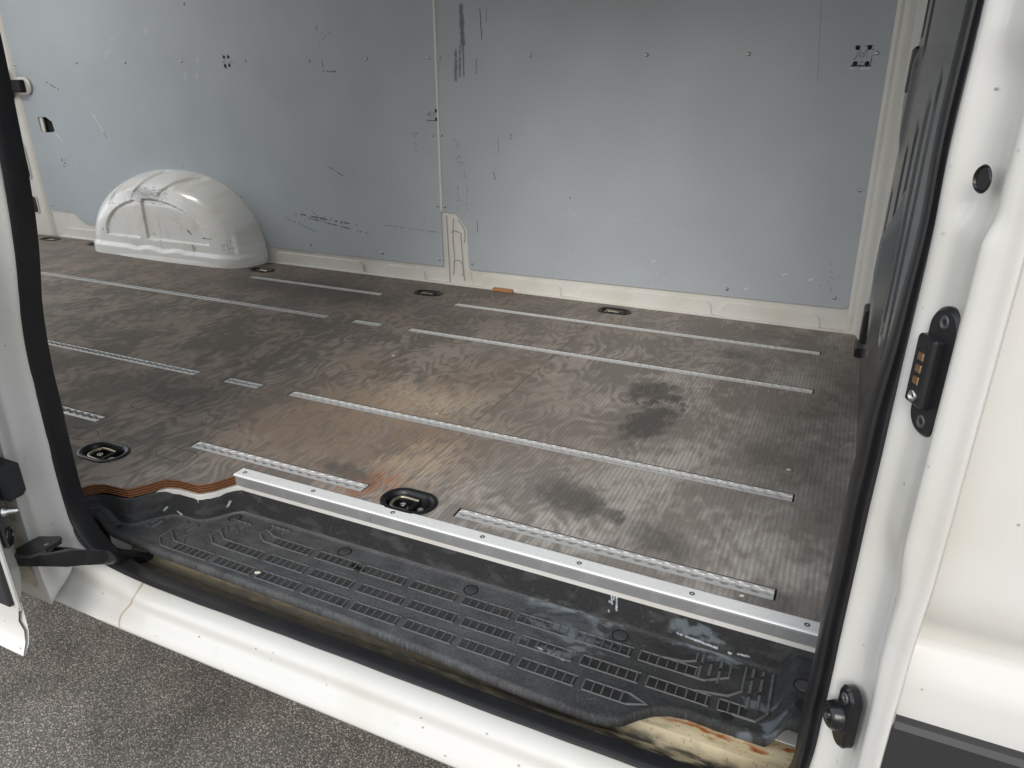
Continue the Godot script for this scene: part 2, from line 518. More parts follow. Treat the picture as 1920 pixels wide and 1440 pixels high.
# ------------------------------------------------------------------ shell that closes the load bay
func shell() -> void:
	var s := Soup.new()
	s.box(Vector3(-4.3, 2.46, -2.72), Vector3(.16, 2.52, -.66), .02)
	obj("roof", s, M.roof)
	for k in 4:
		var b := Soup.new()
		var x := -3.8 + k * 1.05
		b.box(Vector3(x - .035, 2.42, -2.62), Vector3(x + .035, 2.461, -.70), .012)
		obj("roof_bow", b, M.roof)
	s = Soup.new(); s.box(Vector3(-4.3, .40, -2.74), Vector3(1.3, 2.46, -2.66), .02)
	obj("outer_side", s, M.white)
	s = Soup.new(); s.box(Vector3(-4.3, .22, -2.64), Vector3(1.3, .43, -1.03), .02); s.box(Vector3(-4.3, .40, -1.03), Vector3(1.3, .43, -.80), .004)
	obj("underbody", s, M.rubber_matt)
	# the load bay's own lamp: rows of diodes, which show as dots of light on the wheel arch
	s = Soup.new(); s.box(Vector3(-3.92, 2.428, -1.65), Vector3(-3.32, 2.458, -1.57), .006)
	var lamp := obj("bay_lamp", s, M.black, van, "lit strip lamp under the roof of the load bay")
	var led: MeshInstance3D
	var glow := mat(Color(1, 1, 1), .5); glow.emission_enabled = true; glow.emission = Color(1, .98, .95); glow.emission_energy_multiplier = 7.0
	for k in 12:
		var lx := -3.895 + k * .05
		if led == null:
			s = Soup.new(); s.box(Vector3(-.011, -.003, -.011), Vector3(.011, 0, .011), .002)
			led = obj("diode", s, glow, lamp); led.position = Vector3(lx, 2.4275, -1.61)
		else: again(led, lamp, Transform3D(Basis.IDENTITY, Vector3(lx, 2.4275, -1.61)))
	var al := AreaLight3D.new(); al.name = "bay_lamp_light"
	al.area_size = Vector2(.56, .03); al.light_energy = .68; al.light_color = Color(1, .98, .95); al.shadow_enabled = true
	al.position = Vector3(-3.62, 2.420, -1.61); al.rotation_degrees = Vector3(-90, 0, 0)
	lamp.add_child(al)
	# near side behind the sliding door
	s = Soup.new(); s.box(Vector3(-4.3, .60, -.76), Vector3(-1.48, 2.46, -.70), .01)
	obj("near_side_wall", s, M.inner)
	s = Soup.new(); s.box(Vector3(-1.48, 2.32, -.80), Vector3(.14, 2.46, -.68), .02)
	obj("door_header", s, M.white)
	# cab beyond the bulkhead
	s = Soup.new(); s.box(Vector3(.17, 2.1, -2.66), Vector3(1.3, 2.2, -.70), .03)
	obj("cab_roof", s, M.white)
	s = Soup.new(); s.box(Vector3(1.24, .40, -2.66), Vector3(1.3, 2.1, -.70), .01)
	obj("cab_front", s, M.black)

# ------------------------------------------------------------------ load floor
const RAILS := [
	[-1.077, -2.30, -1.649], [-1.077, -1.322, -.838], [-1.077, -.613, -.011],
	[-1.412, -2.75, -1.671], [-1.412, -1.553, -1.431], [-1.412, -1.317, -.011],
	[-2.020, -3.75, -1.671], [-2.020, -1.552, -1.438], [-2.020, -1.319, -.012],
	[-2.355, -2.342, -1.664], [-2.355, -1.320, -.012],
]
const RW := .0155       # half width of a rail
const TIES := [[-.724, -1.070, .126, .088], [-1.483, -.958, .130, .086], [-1.497, -2.447, .128, .075], [-.737, -2.521, .130, .075], [-2.384, -2.468, .128, .075], [-3.925, -2.53, .128, .075], [-3.56, -2.535, .128, .06]]

func z_front(x: float) -> float:      # front edge of the plywood over the step
	if x > -1.120: return -1.006
	return lerp_list([[-1.60, -.80], [-1.39, -.815], [-1.375, -.846], [-1.352, -.858], [-1.29, -.864], [-1.270, -.893], [-1.252, -.928], [-1.225, -.936], [-1.168, -.938], [-1.147, -.958], [-1.124, -1.002]], x)

func build_floor() -> void:
	var boards := [
		["floor_board", -4.14, -1.4955, .0028, 91, "rear plywood floor board behind the short bridging rail pieces"],
		["floor_board", -1.4945, -.7716, .0016, 92, "middle plywood floor board with tan and rust coloured stains"],
		["floor_board", -.7706, .112, .0016, 93, "front plywood floor board with dark stains beside the bulkhead"],
	]
	for b in boards:
		var x0: float = b[1]; var x1: float = b[2]
		var s := Soup.new(); var side := Soup.new()
		var xs := [x0, x1]
		for r in RAILS:
			for x in [r[1] - .004, r[2] + .004]:
				if x > x0 and x < x1: xs.push_back(x)
		for t in TIES:
			for k in 17:
				var x: float = t[0] - cos(PI * k / 16.0) * (t[2] * .5 - .008)
				if x > x0 and x < x1: xs.push_back(x)
		var x := x0
		while x < x1:
			xs.push_back(x); x += .02 if x > -1.4 and x < -1.1 else .1
		for q in [-1.147, -1.168, -1.225, -1.252, -1.270, -1.29, -1.352, -1.375, -1.39, -1.124]:
			if q > x0 and q < x1: xs.push_back(q)
		xs.sort()
		for i in xs.size() - 1:
			var a: float = xs[i]; var c: float = xs[i + 1]
			if c - a < .00001: continue
			var mid := (a + c) * .5
			var cuts := []     # [z at a, z at c] pairs of hole edges, from back to front
			for r in RAILS:
				if mid > r[1] - .004 and mid < r[2] + .004:
					cuts.push_back([r[0] - RW - .0015, r[0] - RW - .0015, r[0] + RW + .0005, r[0] + RW + .0005])
			for t in TIES:
				var hl: float = t[2] * .5 - .008; var hw: float = t[3] * .5 - .008
				if absf(mid - t[0]) < hl:
					var ha := hole_half(a - t[0], hl, hw); var hc := hole_half(c - t[0], hl, hw)
					cuts.push_back([t[1] - ha, t[1] - hc, t[1] + ha, t[1] + hc])
			cuts.sort_custom(func(p, q): return p[0] < q[0])
			var za := -2.60; var zc := -2.60
			for h in cuts + [[z_front(a + 1e-6), z_front(c - 1e-6), 0, 0]]:
				s.quad(Vector3(a, F, za), Vector3(c, F, zc), Vector3(c, F, h[1]), Vector3(a, F, h[0]))
				if h[2] != 0:      # walls of the cut
					side.quad(Vector3(a, F, h[0]), Vector3(c, F, h[1]), Vector3(c, F - .014, h[1]), Vector3(a, F - .014, h[0]))
					side.quad(Vector3(a, F, h[2]), Vector3(c, F, h[3]), Vector3(c, F - .014, h[3]), Vector3(a, F - .014, h[2]))
				za = h[2]; zc = h[3]
			s.quad(Vector3(a, F - .03, -2.60), Vector3(c, F - .03, -2.60), Vector3(c, F - .03, z_front(c) - .02), Vector3(a, F - .03, z_front(a) - .02))
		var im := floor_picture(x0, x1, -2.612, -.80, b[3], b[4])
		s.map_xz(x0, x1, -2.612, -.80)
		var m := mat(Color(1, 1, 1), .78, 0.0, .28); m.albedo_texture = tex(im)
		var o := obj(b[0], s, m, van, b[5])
		# board ends at the joints
		for e in [x0, x1]:
			side.quad(Vector3(e, F - .009, -2.60), Vector3(e, F - .009, -1.0), Vector3(e, F - .02, -1.0), Vector3(e, F - .02, -2.60))
		obj("cut_edge", side, mat(lin(.05, .03, .02), .8), o)
		# layers of the plywood at the open edge above the step
		if x0 < -1.12 and x1 > -1.5:
			for k in 7:
				var ply := Soup.new()
				var y1 := F - .0004 - k * .0029; var y0 := y1 - .0027
				var off := .0 if k % 2 == 0 else -.0012
				var rows := [PackedVector3Array(), PackedVector3Array(), PackedVector3Array()]
				var px := -1.4945 if x0 > -1.5 else x0
				while px < -1.118:
					var zf := z_front(px) + off + sin(px * 310.0 + k * 2.0) * .0004
					rows[0].push_back(Vector3(px, y1, zf - .012)); rows[1].push_back(Vector3(px, y1, zf)); rows[2].push_back(Vector3(px, y0, zf))
					px += .004
				ply.grid(rows)
				obj("ply", ply, M.ply_a if k % 2 == 0 else M.ply_b, o)
		elif x1 < -1.4:
			pass
	rails()
	ties()
	floor_marks()

func hole_half(dx: float, hl: float, hw: float) -> float:
	var c := hl - hw
	var d := absf(dx) - c
	if d <= 0.0: return hw
	return sqrt(maxf(hw * hw - d * d, 0.0))

func rails() -> void:
	var P := .0254
	for r in RAILS:
		var s := Soup.new()
		var z: float = r[0]; var n := int((r[2] - r[1]) / (P / 10.0))
		var back := [PackedVector3Array(), PackedVector3Array(), PackedVector3Array(), PackedVector3Array(), PackedVector3Array()]
		var front := [PackedVector3Array(), PackedVector3Array(), PackedVector3Array(), PackedVector3Array(), PackedVector3Array()]
		for i in n + 1:
			var x: float = r[1] + (r[2] - r[1]) * i / n
			var u := fposmod(x - r[1], P) - P * .5
			var hw := .0042
			if absf(u) < .0092: hw = maxf(hw, sqrt(.0092 * .0092 - u * u))
			var ends := minf(minf(i, n - i) / 6.0, 1.0)
			hw = lerpf(.0006, hw, sqrt(ends))
			for side in 2:
				var sg := -1.0 if side == 0 else 1.0
				var rows: Array = back if side == 0 else front
				rows[0].push_back(Vector3(x, F - .012, z + sg * RW)); rows[1].push_back(Vector3(x, F - .0005, z + sg * (RW - .0003)))
				rows[2].push_back(Vector3(x, F - .0002, z - .002 + sg * (hw + .0008))); rows[3].push_back(Vector3(x, F - .001, z - .002 + sg * hw)); rows[4].push_back(Vector3(x, F - .0085, z - .002 + sg * (hw + .0002)))
		s.grid(back); s.grid(front)
		
		for e in [r[1], r[2]]:
			s.quad(Vector3(e, F - .0005, z - RW), Vector3(e, F - .0005, z + RW), Vector3(e, F - .012, z + RW), Vector3(e, F - .012, z - RW))
		var o := obj("lashing_rail", s, M.rail, van, "", 50.0)
		s = Soup.new(); s.quad(Vector3(r[1], F - .0085, z - RW), Vector3(r[2], F - .0085, z - RW), Vector3(r[2], F - .0085, z + RW), Vector3(r[1], F - .0085, z + RW))
		obj("channel_floor", s, M.channel, o)

func ties() -> void:
	for i in TIES.size():
		var t: Array = TIES[i]
		var root := holder("tie_down", van)
		root.position = Vector3(t[0], F, t[1])
		var L: float = t[2]; var W: float = t[3]
		var s := Soup.new()
		var rows := []
		for q in [[.000, -.002], [.001, .0025], [.004, .0042], [.009, .0036], [.013, .000], [.0155, -.006], [.018, -.018], [.027, -.0205]]:
			var row := PackedVector3Array()
			for p in stadium(L - q[0] * 2.0, W - q[0] * 2.0, 12): row.push_back(Vector3(p.x, q[1], p.y))
			rows.push_back(row)
		s.grid(rows, true)
		s.fan(Vector3(0, -.0205, 0), rows[-1])
		obj("cup", s, M.rubber, root)
		s = Soup.new()
		var k := W / .088
		var loop := PackedVector3Array([Vector3(.012, -.011, .021 * k), Vector3(-.022, -.009, .021 * k), Vector3(-.032, -.008, .018 * k), Vector3(-.036, -.007, .008 * k), Vector3(-.036, -.007, -.008 * k), Vector3(-.031, -.007, -.018 * k), Vector3(-.022, -.007, -.021 * k), Vector3(.012, -.008, -.021 * k)])
		s.tube(smooth_path(loop, .004), .0036, 10)
		obj("lashing_ring", s, M.zinc, root)
		s = Soup.new(); s.box(Vector3(.005, -.0205, -.025 * k), Vector3(.014, -.007, .025 * k), .003)
		obj("ring_clip", s, M.black, root)
		var bolt: MeshInstance3D
		for x in [-.013, .030]:
			if bolt == null:
				s = Soup.new()
				s.lathe(PackedVector2Array([Vector2(.0001, .010), Vector2(.004, .010), Vector2(.0045, .012), Vector2(.0065, .012), Vector2(.0072, .011), Vector2(.0075, .003), Vector2(.0105, .002), Vector2(.0108, 0)]), Transform3D.IDENTITY, 18)
				bolt = obj("bolt", s, M.steel, root)
				bolt.position = Vector3(x, -.0195, .002)
			else:
				again(bolt, root, Transform3D(Basis.IDENTITY, Vector3(x, -.0195, .005)))

func floor_marks() -> void:
	# filled routed slots that show as thin dark outlines, flush with the boards
	var marks := [[-1.58, -1.19, .16, .062], [-1.35, -1.185, .11, .05], [-1.32, -1.02, .11, .05], [-1.30, -2.14, .22, .05], [-1.10, -2.46, .24, .04], [-.12, -2.49, .22, .05], [-1.62, -1.0, .1, .05], [-.30, -2.22, .14, .045]]
	for q in marks:
		var s := Soup.new()
		var o := PackedVector3Array(); var i := PackedVector3Array()
		for p in stadium(q[2], q[3], 14): o.push_back(Vector3(q[0] + p.x, F + .0005, q[1] + p.y))
		for p in stadium(q[2] - .003, q[3] - .003, 14): i.push_back(Vector3(q[0] + p.x, F + .0005, q[1] + p.y))
		s.grid([o, i], true)
		obj("filled_slot", s, M.slot_line)

# ------------------------------------------------------------------ far wall
func screw_mesh() -> Soup:
	var s := Soup.new()
	s.lathe(PackedVector2Array([Vector2(.0001, .0022), Vector2(.0018, .0022), Vector2(.0022, .0036), Vector2(.0046, .0030), Vector2(.0062, .0012), Vector2(.0068, 0)]), Transform3D.IDENTITY, 14)
	return s

func wall_xf(x: float, y: float, z: float) -> Transform3D:   # local y out of the wall
	return Transform3D(Basis(Vector3(1, 0, 0), Vector3(0, 0, 1), Vector3(0, -1, 0)), Vector3(x, y, z))

func wall_panel(poly: PackedVector2Array, hole: PackedVector2Array) -> Soup:
	# a 5 mm sheet standing in the x-y plane, given (x, y)
	var s := Soup.new()
	var pieces := [poly]
	if hole.size() > 0:      # split through the hole so that every piece is simple
		var hx := 0.0
		for p in hole: hx += p.x / hole.size()
		pieces = []
		var big := 10.0
		for half in [PackedVector2Array([Vector2(-big, -big), Vector2(hx, -big), Vector2(hx, big), Vector2(-big, big)]), PackedVector2Array([Vector2(hx, -big), Vector2(big, -big), Vector2(big, big), Vector2(hx, big)])]:
			for q in Geometry2D.intersect_polygons(poly, half):
				for w in Geometry2D.clip_polygons(q, hole): pieces.push_back(w)
	for q in pieces:
		var t := Geometry2D.triangulate_polygon(q)
		for i in range(0, t.size(), 3):
			s.tri(Vector3(q[t[i]].x, q[t[i]].y, ZW), Vector3(q[t[i + 1]].x, q[t[i + 1]].y, ZW), Vector3(q[t[i + 2]].x, q[t[i + 2]].y, ZW))
	for loop in ([poly, hole] if hole.size() > 0 else [poly]):
		for i in loop.size():
			var a: Vector2 = loop[i]; var b: Vector2 = loop[(i + 1) % loop.size()]
			s.quad(Vector3(a.x, a.y, ZW), Vector3(b.x, b.y, ZW), Vector3(b.x, b.y, ZW - .005), Vector3(a.x, a.y, ZW - .005))
	return s

func side_wall() -> void:
	# white pressed steel behind and below the lining panels
	var s := Soup.new()
	s.box(Vector3(-4.2, F - .04, -2.645), Vector3(.12, .78, -2.622), .002)
	var wall := obj("side_wall", s, M.inner)
	s = Soup.new(); s.box(Vector3(-4.2, .78, -2.655), Vector3(.12, 2.46, -2.640), .002)
	obj("inner_skin", s, M.inner)
	# sill bar along the floor
	s = Soup.new(); s.box(Vector3(-3.95, F - .03, -2.63), Vector3(.085, F + .006, -2.600), .003)
	obj("floor_rail", s, M.inner, wall)
	# raised pressings along the foot of the wall
	for q in [[-.371, -.029], [-.905, -.398], [-1.339, -.987], [-1.822, -1.614], [-2.43, -1.93], [-3.90, -3.58]]:
		s = Soup.new()
		var pl := PackedVector2Array()
		for p in rrect(q[0], -.673, q[1], -.56, .03, 6): pl.push_back(p)
		s.prism(pl, -.002, .010, .0035, Transform3D(Basis(Vector3(1, 0, 0), Vector3(0, 0, 1), Vector3(0, -1, 0)), Vector3(0, 0, -2.622)))
		obj("pressed_panel", s, M.inner, wall)
	# the post cover between the panels
	var cov := holder("post_cover", van, "white pressed post foot with dark scratches between the lining panels")
	s = Soup.new()
	s.prism(PackedVector2Array([Vector2(-1.530, -.60), Vector2(-1.38, -.60), Vector2(-1.392, -.70), Vector2(-1.397, -.855), Vector2(-1.448, -.918), Vector2(-1.530, -.920)]), -.01, .004, .003, Transform3D(Basis(Vector3(1, 0, 0), Vector3(0, 0, 1), Vector3(0, -1, 0)), Vector3(0, 0, -2.622)))
	obj("post_face", s, M.cover, cov)
	var ridge := [[Vector2(-1.497, .905), Vector2(-1.489, .60)], [Vector2(-1.466, .895), Vector2(-1.470, .80), Vector2(-1.466, .74), Vector2(-1.472, .66)], [Vector2(-1.444, .893), Vector2(-1.415, .85), Vector2(-1.416, .80)], [Vector2(-1.433, .84), Vector2(-1.425, .70), Vector2(-1.420, .64)], [Vector2(-1.478, .838), Vector2(-1.46, .846), Vector2(-1.440, .84)], [Vector2(-1.471, .71), Vector2(-1.46, .722), Vector2(-1.44, .722), Vector2(-1.428, .705), Vector2(-1.427, .66)]]
	for r in ridge:
		var b := Soup.new(); var pth := PackedVector3Array()
		for p in r: pth.push_back(Vector3(p.x, p.y, -2.6175))
		b.tube(smooth_path(pth, .01), .0026, 6)
		obj("pressed_bead", b, M.bead, cov)
	# lining panels
	var right := PackedVector2Array()
	right.append_array(PackedVector2Array([Vector2(-1.511, 2.36), Vector2(-1.511, .919), Vector2(-1.452, .917), Vector2(-1.402, .858), Vector2(-1.396, .70), Vector2(-1.388, .692)]))
	for k in 6:
		var a := -PI / 2 + PI / 2 * k / 5
		right.push_back(Vector2(.030 + cos(a) * .02, .722 + sin(a) * .02))
	right.push_back(Vector2(.026, 2.36))
	var pr := panel_picture(-1.52, .06, .68, 2.37, .0016, 201)
	marks_right(pr)
	s = wall_panel(right, PackedVector2Array()); s.map_xy(-1.52, .06, .68, 2.37)
	var pm := mat(Color(1, 1, 1), .42, 0, .4); pm.albedo_texture = tex(pr.im)
	var rp := obj("lining_panel", s, pm, van, "right grey lining panel next to the bulkhead", 30.0)
	var left := PackedVector2Array([Vector2(-1.520, 2.36), Vector2(-1.518, .692), Vector2(-3.60, .692), Vector2(-3.735, .712), Vector2(-3.775, .735), Vector2(-3.80, .764), Vector2(-3.985, .766), Vector2(-4.005, .80), Vector2(-4.012, 2.36)])
	var hole := PackedVector2Array([Vector2(-3.912, 1.238), Vector2(-3.905, 1.242), Vector2(-3.845, 1.242), Vector2(-3.818, 1.225), Vector2(-3.808, 1.222), Vector2(-3.802, 1.18), Vector2(-3.806, 1.172), Vector2(-3.84, 1.168), Vector2(-3.9, 1.165), Vector2(-3.91, 1.172)])
	var plft := panel_picture(-4.02, -1.51, .68, 2.37, .0022, 221)
	marks_left(plft)
	s = wall_panel(left, hole); s.map_xy(-4.02, -1.51, .68, 2.37)
	pm = mat(Color(1, 1, 1), .42, 0, .4); pm.albedo_texture = tex(plft.im)
	var lp := obj("lining_panel", s, pm, van, "left grey lining panel above the wheel arch with a cut-out hole", 30.0)
	# hole: dark cavity and a white post edge in it
	s = Soup.new(); s.box(Vector3(-3.93, 1.15, -2.639), Vector3(-3.79, 1.26, -2.637))
	obj("cavity", s, M.pit, lp)
	s = Soup.new(); s.box(Vector3(-3.925, 1.15, -2.630), Vector3(-3.888, 1.26, -2.618), .003)
	obj("post_edge", s, M.inner, lp)
	# joint strip
	s = Soup.new(); s.box(Vector3(-1.5205, .92, -2.62), Vector3(-1.5110, 2.36, -2.6095), .0016)
	obj("joint_strip", s, M.inner)
	# screws
	var sc: MeshInstance3D
	for q in [[-.0, 1.490], [.02, 1.092], [.003, .736], [-.353, .726], [-1.38, .718], [-1.127, 1.498], [-.702, 1.494], [-.371, 1.493], [-1.500, 1.495], [-1.503, 1.218], [-1.502, .942], [-.95, 2.1], [-.3, 2.1],
			[-3.988, 1.489], [-3.524, 1.495], [-3.192, 1.494], [-2.831, 1.495], [-2.46, 1.494], [-2.117, 1.490], [-1.832, 1.495], [-1.549, 1.496], [-1.541, 1.217], [-1.537, .942], [-1.823, .722], [-1.535, .720], [-2.212, .725], [-2.593, .919], [-2.942, 1.034], [-3.969, .786], [-2.5, .753], [-2.761, 1.723]]:
		var par: Node = rp if q[0] > -1.515 else lp
		var t := wall_xf(q[0], q[1], ZW)
		t.basis = t.basis.rotated(Vector3(0, 0, 1), rng.randf() * TAU)
		if sc == null:
			sc = obj("screw", screw_mesh(), M.steel, par); sc.transform = t
		else: again(sc, par, t)
	# punched patches with four holes
	var hs := Soup.new(); hs.lathe(PackedVector2Array([Vector2(.0001, .0006), Vector2(.0062, .0006), Vector2(.0070, .0002)]), Transform3D.IDENTITY, 12)
	var dot: MeshInstance3D
	for q in [[-.039, 1.484, .022, rp], [-2.563, 1.493, .017, lp]]:
		for dx in [-1, 1]:
			for dy in [-1, 1]:
				var t := wall_xf(q[0] + dx * q[2] * .75, q[1] + dy * q[2], ZW)
				if dot == null: dot = obj("punched_hole", hs, M.pit, q[3]); dot.transform = t
				else: again(dot, q[3], t)
	for y in [1.307, 1.276]:
		again(dot, lp, wall_xf(-1.5235, y, ZW))
	# rear corner post with its openings and hinge fitting
	var rc := holder("rear_post", van, "white rear corner post with dark openings and a black hinge fitting")
	s = Soup.new()
	var rows := []
	for y in [.60, .9, 1.3, 1.8, 2.46]:
		var lean: float = (y - .6) * .004
		var row := PackedVector3Array()
		for p in [[-3.99, -2.625], [-4.008, -2.605], [-4.03, -2.598], [-4.20, -2.59], [-4.23, -2.585], [-4.24, -2.55], [-4.24, -2.44], [-4.25, -2.42], [-4.30, -2.41]]: row.push_back(Vector3(p[0] - lean, y, p[1]))
		rows.push_back(row)
	s.grid(rows)
	obj("post_face", s, M.inner, rc)
	for q in [[-4.135, .93, -4.055, 1.10, .018], [-4.13, .745, -4.06, .83, .014]]:
		s = Soup.new()
		s.prism(rrect(q[0] - .006, -q[3] - .006, q[2] + .006, -q[1] + .006, q[4]), 0, .003, .002, Transform3D(Basis(Vector3(1, 0, 0), Vector3(0, 0, 1), Vector3(0, -1, 0)), Vector3(0, 0, -2.594)))
		obj("opening_rim", s, M.inner, rc)
		s = Soup.new()
		s.prism(rrect(q[0], -q[3], q[2], -q[1], q[4]), 0, .0036, 0, Transform3D(Basis(Vector3(1, 0, 0), Vector3(0, 0, 1), Vector3(0, -1, 0)), Vector3(0, 0, -2.594)))
		obj("opening", s, M.black, rc)
	s = Soup.new(); s.box(Vector3(-4.12, 1.33, -2.60), Vector3(-4.03, 1.47, -2.55), .008); s.box(Vector3(-4.06, 1.36, -2.60), Vector3(-3.925, 1.42, -2.570), .006)
	obj("hinge_fitting", s, M.pit, rc)
	s = Soup.new(); s.prism(stadium(.13, .085), 0, .012, .006, Transform3D(Basis(Vector3(1, 0, 0), Vector3(0, 0, 1), Vector3(0, -1, 0)), Vector3(-3.96, 1.39, -2.608)))
	obj("fitting_boss", s, M.inner, rc)
	# front corner post beside the bulkhead
	s = Soup.new(); rows = []
	for y in [.60, .72, 1.0, 1.5, 2.46]:
		var row := PackedVector3Array()
		var lean: float = (y - .7) * -.022
		for p in [[.048, -2.625], [.052, -2.608], [.062, -2.602], [.070, -2.606], [.078, -2.602], [.088, -2.585], [.094, -2.55], [.1, -2.53], [.16, -2.52]]: row.push_back(Vector3(p[0] + lean, y, p[1]))
		rows.push_back(row)
	s.grid(rows)
	obj("front_corner_post", s, M.inner)

func marks_right(p: Paint) -> void:
	var dk := Color(.27, .29, .31); var bk := Color(.10, .10, .11); var lt := Color(.84, .86, .87)
	# torn tape residue
	p.stroke(Vector2(-1.405, 1.665), Vector2(-1.400, 1.545), .012, Color(.42, .44, .46), .9)
	p.stroke(Vector2(-1.412, 1.535), Vector2(-1.416, 1.43), .006, Color(.45, .47, .49), .9); p.stroke(Vector2(-1.398, 1.55), Vector2(-1.399, 1.43), .004, Color(.45, .47, .49), .9)
	p.stroke(Vector2(-1.430, 1.52), Vector2(-1.434, 1.42), .008, Color(.44, .46, .48), .9); p.stroke(Vector2(-1.407, 1.67), Vector2(-1.398, 1.44), .0035, Color(.44, .46, .48), .7)
	p.stroke(Vector2(-1.327, 1.655), Vector2(-1.321, 1.555), .0018, bk, .8); p.stroke(Vector2(-1.300, 1.66), Vector2(-1.302, 1.61), .0014, dk, .5); p.stroke(Vector2(-1.345, 1.49), Vector2(-1.346, 1.44), .002, dk, .8)
	p.stroke(Vector2(-1.258, 1.215), Vector2(-1.257, 1.165), .0016, dk, .8, .1); p.stroke(Vector2(-1.279, 1.09), Vector2(-1.272, 1.06), .0016, bk, .8); p.stroke(Vector2(-1.354, .892), Vector2(-1.352, .85), .0014, bk, .75)
	for k in 14:
		var x := -1.44 + p.rng.randf() * .05; var y := .95 + p.rng.randf() * .27
		p.stroke(Vector2(x, y), Vector2(x - .004, y - .02 - p.rng.randf() * .03), .0012, dk, .55, .15)
	for q in [[-1.446, 1.20], [-1.436, 1.185], [-1.44, 1.125], [-1.437, 1.022], [-1.437, .975], [-1.43, 1.14], [-1.203, 1.226], [-1.205, 1.221]]:
		p.speckle(Vector2(q[0], q[1]), .006, .014, 5, .0025, bk, 0.56)
	p.speckle(Vector2(-.79, .93), .30, .03, 113, .004, lt, 0.24); p.speckle(Vector2(-.96, .945), .04, .02, 36, .004, lt, 0.42); p.speckle(Vector2(-1.39, .93), .02, .05, 29, .004, lt, 0.28)
	p.speckle(Vector2(-.75, .80), .5, .05, 85, .004, lt, 0.15)
	p.speckle(Vector2(-.62, .765), .14, .03, 43, .005, lt, 0.24)
	for q in [[-.17, .80], [-.085, .79], [-.63, .80], [-.29, .735]]:
		p.stroke(Vector2(q[0] - .008, q[1] - .004), Vector2(q[0] + .009, q[1] + .005), .0035, lt, .9); p.dab(q[0] - .009, q[1] - .004, .0022, bk, .6)
	p.speckle(Vector2(-.85, 1.02), .2, .03, 15, .003, dk, 0.10); p.dab(-.96, 1.01, .004, dk, .6)
	p.stroke(Vector2(-.19, 1.74), Vector2(-.155, 1.41), .0012, dk, .3)
	p.stroke(Vector2(-1.22, .81), Vector2(-.85, .725), .003, lt, .12); p.speckle(Vector2(-1.325, .73), .04, .03, 36, .002, dk, 0.35)
	# scuffed square patch at the end
	p.stroke(Vector2(-.062, 1.512), Vector2(-.015, 1.512), .0016, bk, .9, .1); p.stroke(Vector2(-.066, 1.457), Vector2(-.015, 1.457), .0028, bk, .9, .05); p.stroke(Vector2(-.014, 1.512), Vector2(-.014, 1.457), .0016, bk, .8, .1)
	p.speckle(Vector2(-.04, 1.485), .03, .03, 29, .0035, bk, 0.35); p.stroke(Vector2(-.07, 1.450), Vector2(-.015, 1.449), .0035, lt, .8, .1)
	p.speckle(Vector2(-.02, .80), .03, .06, 19, .0025, bk, 0.49)
	for k in 60:
		var a := Vector2(p.rng.randf_range(-1.5, .03), p.rng.randf_range(.7, 1.9)); var l := p.rng.randf_range(.01, .08)
		p.stroke(a, a + Vector2(l, 0).rotated(p.rng.randf() * TAU), .001, lt if p.rng.randf() < .6 else dk, .12, .05)

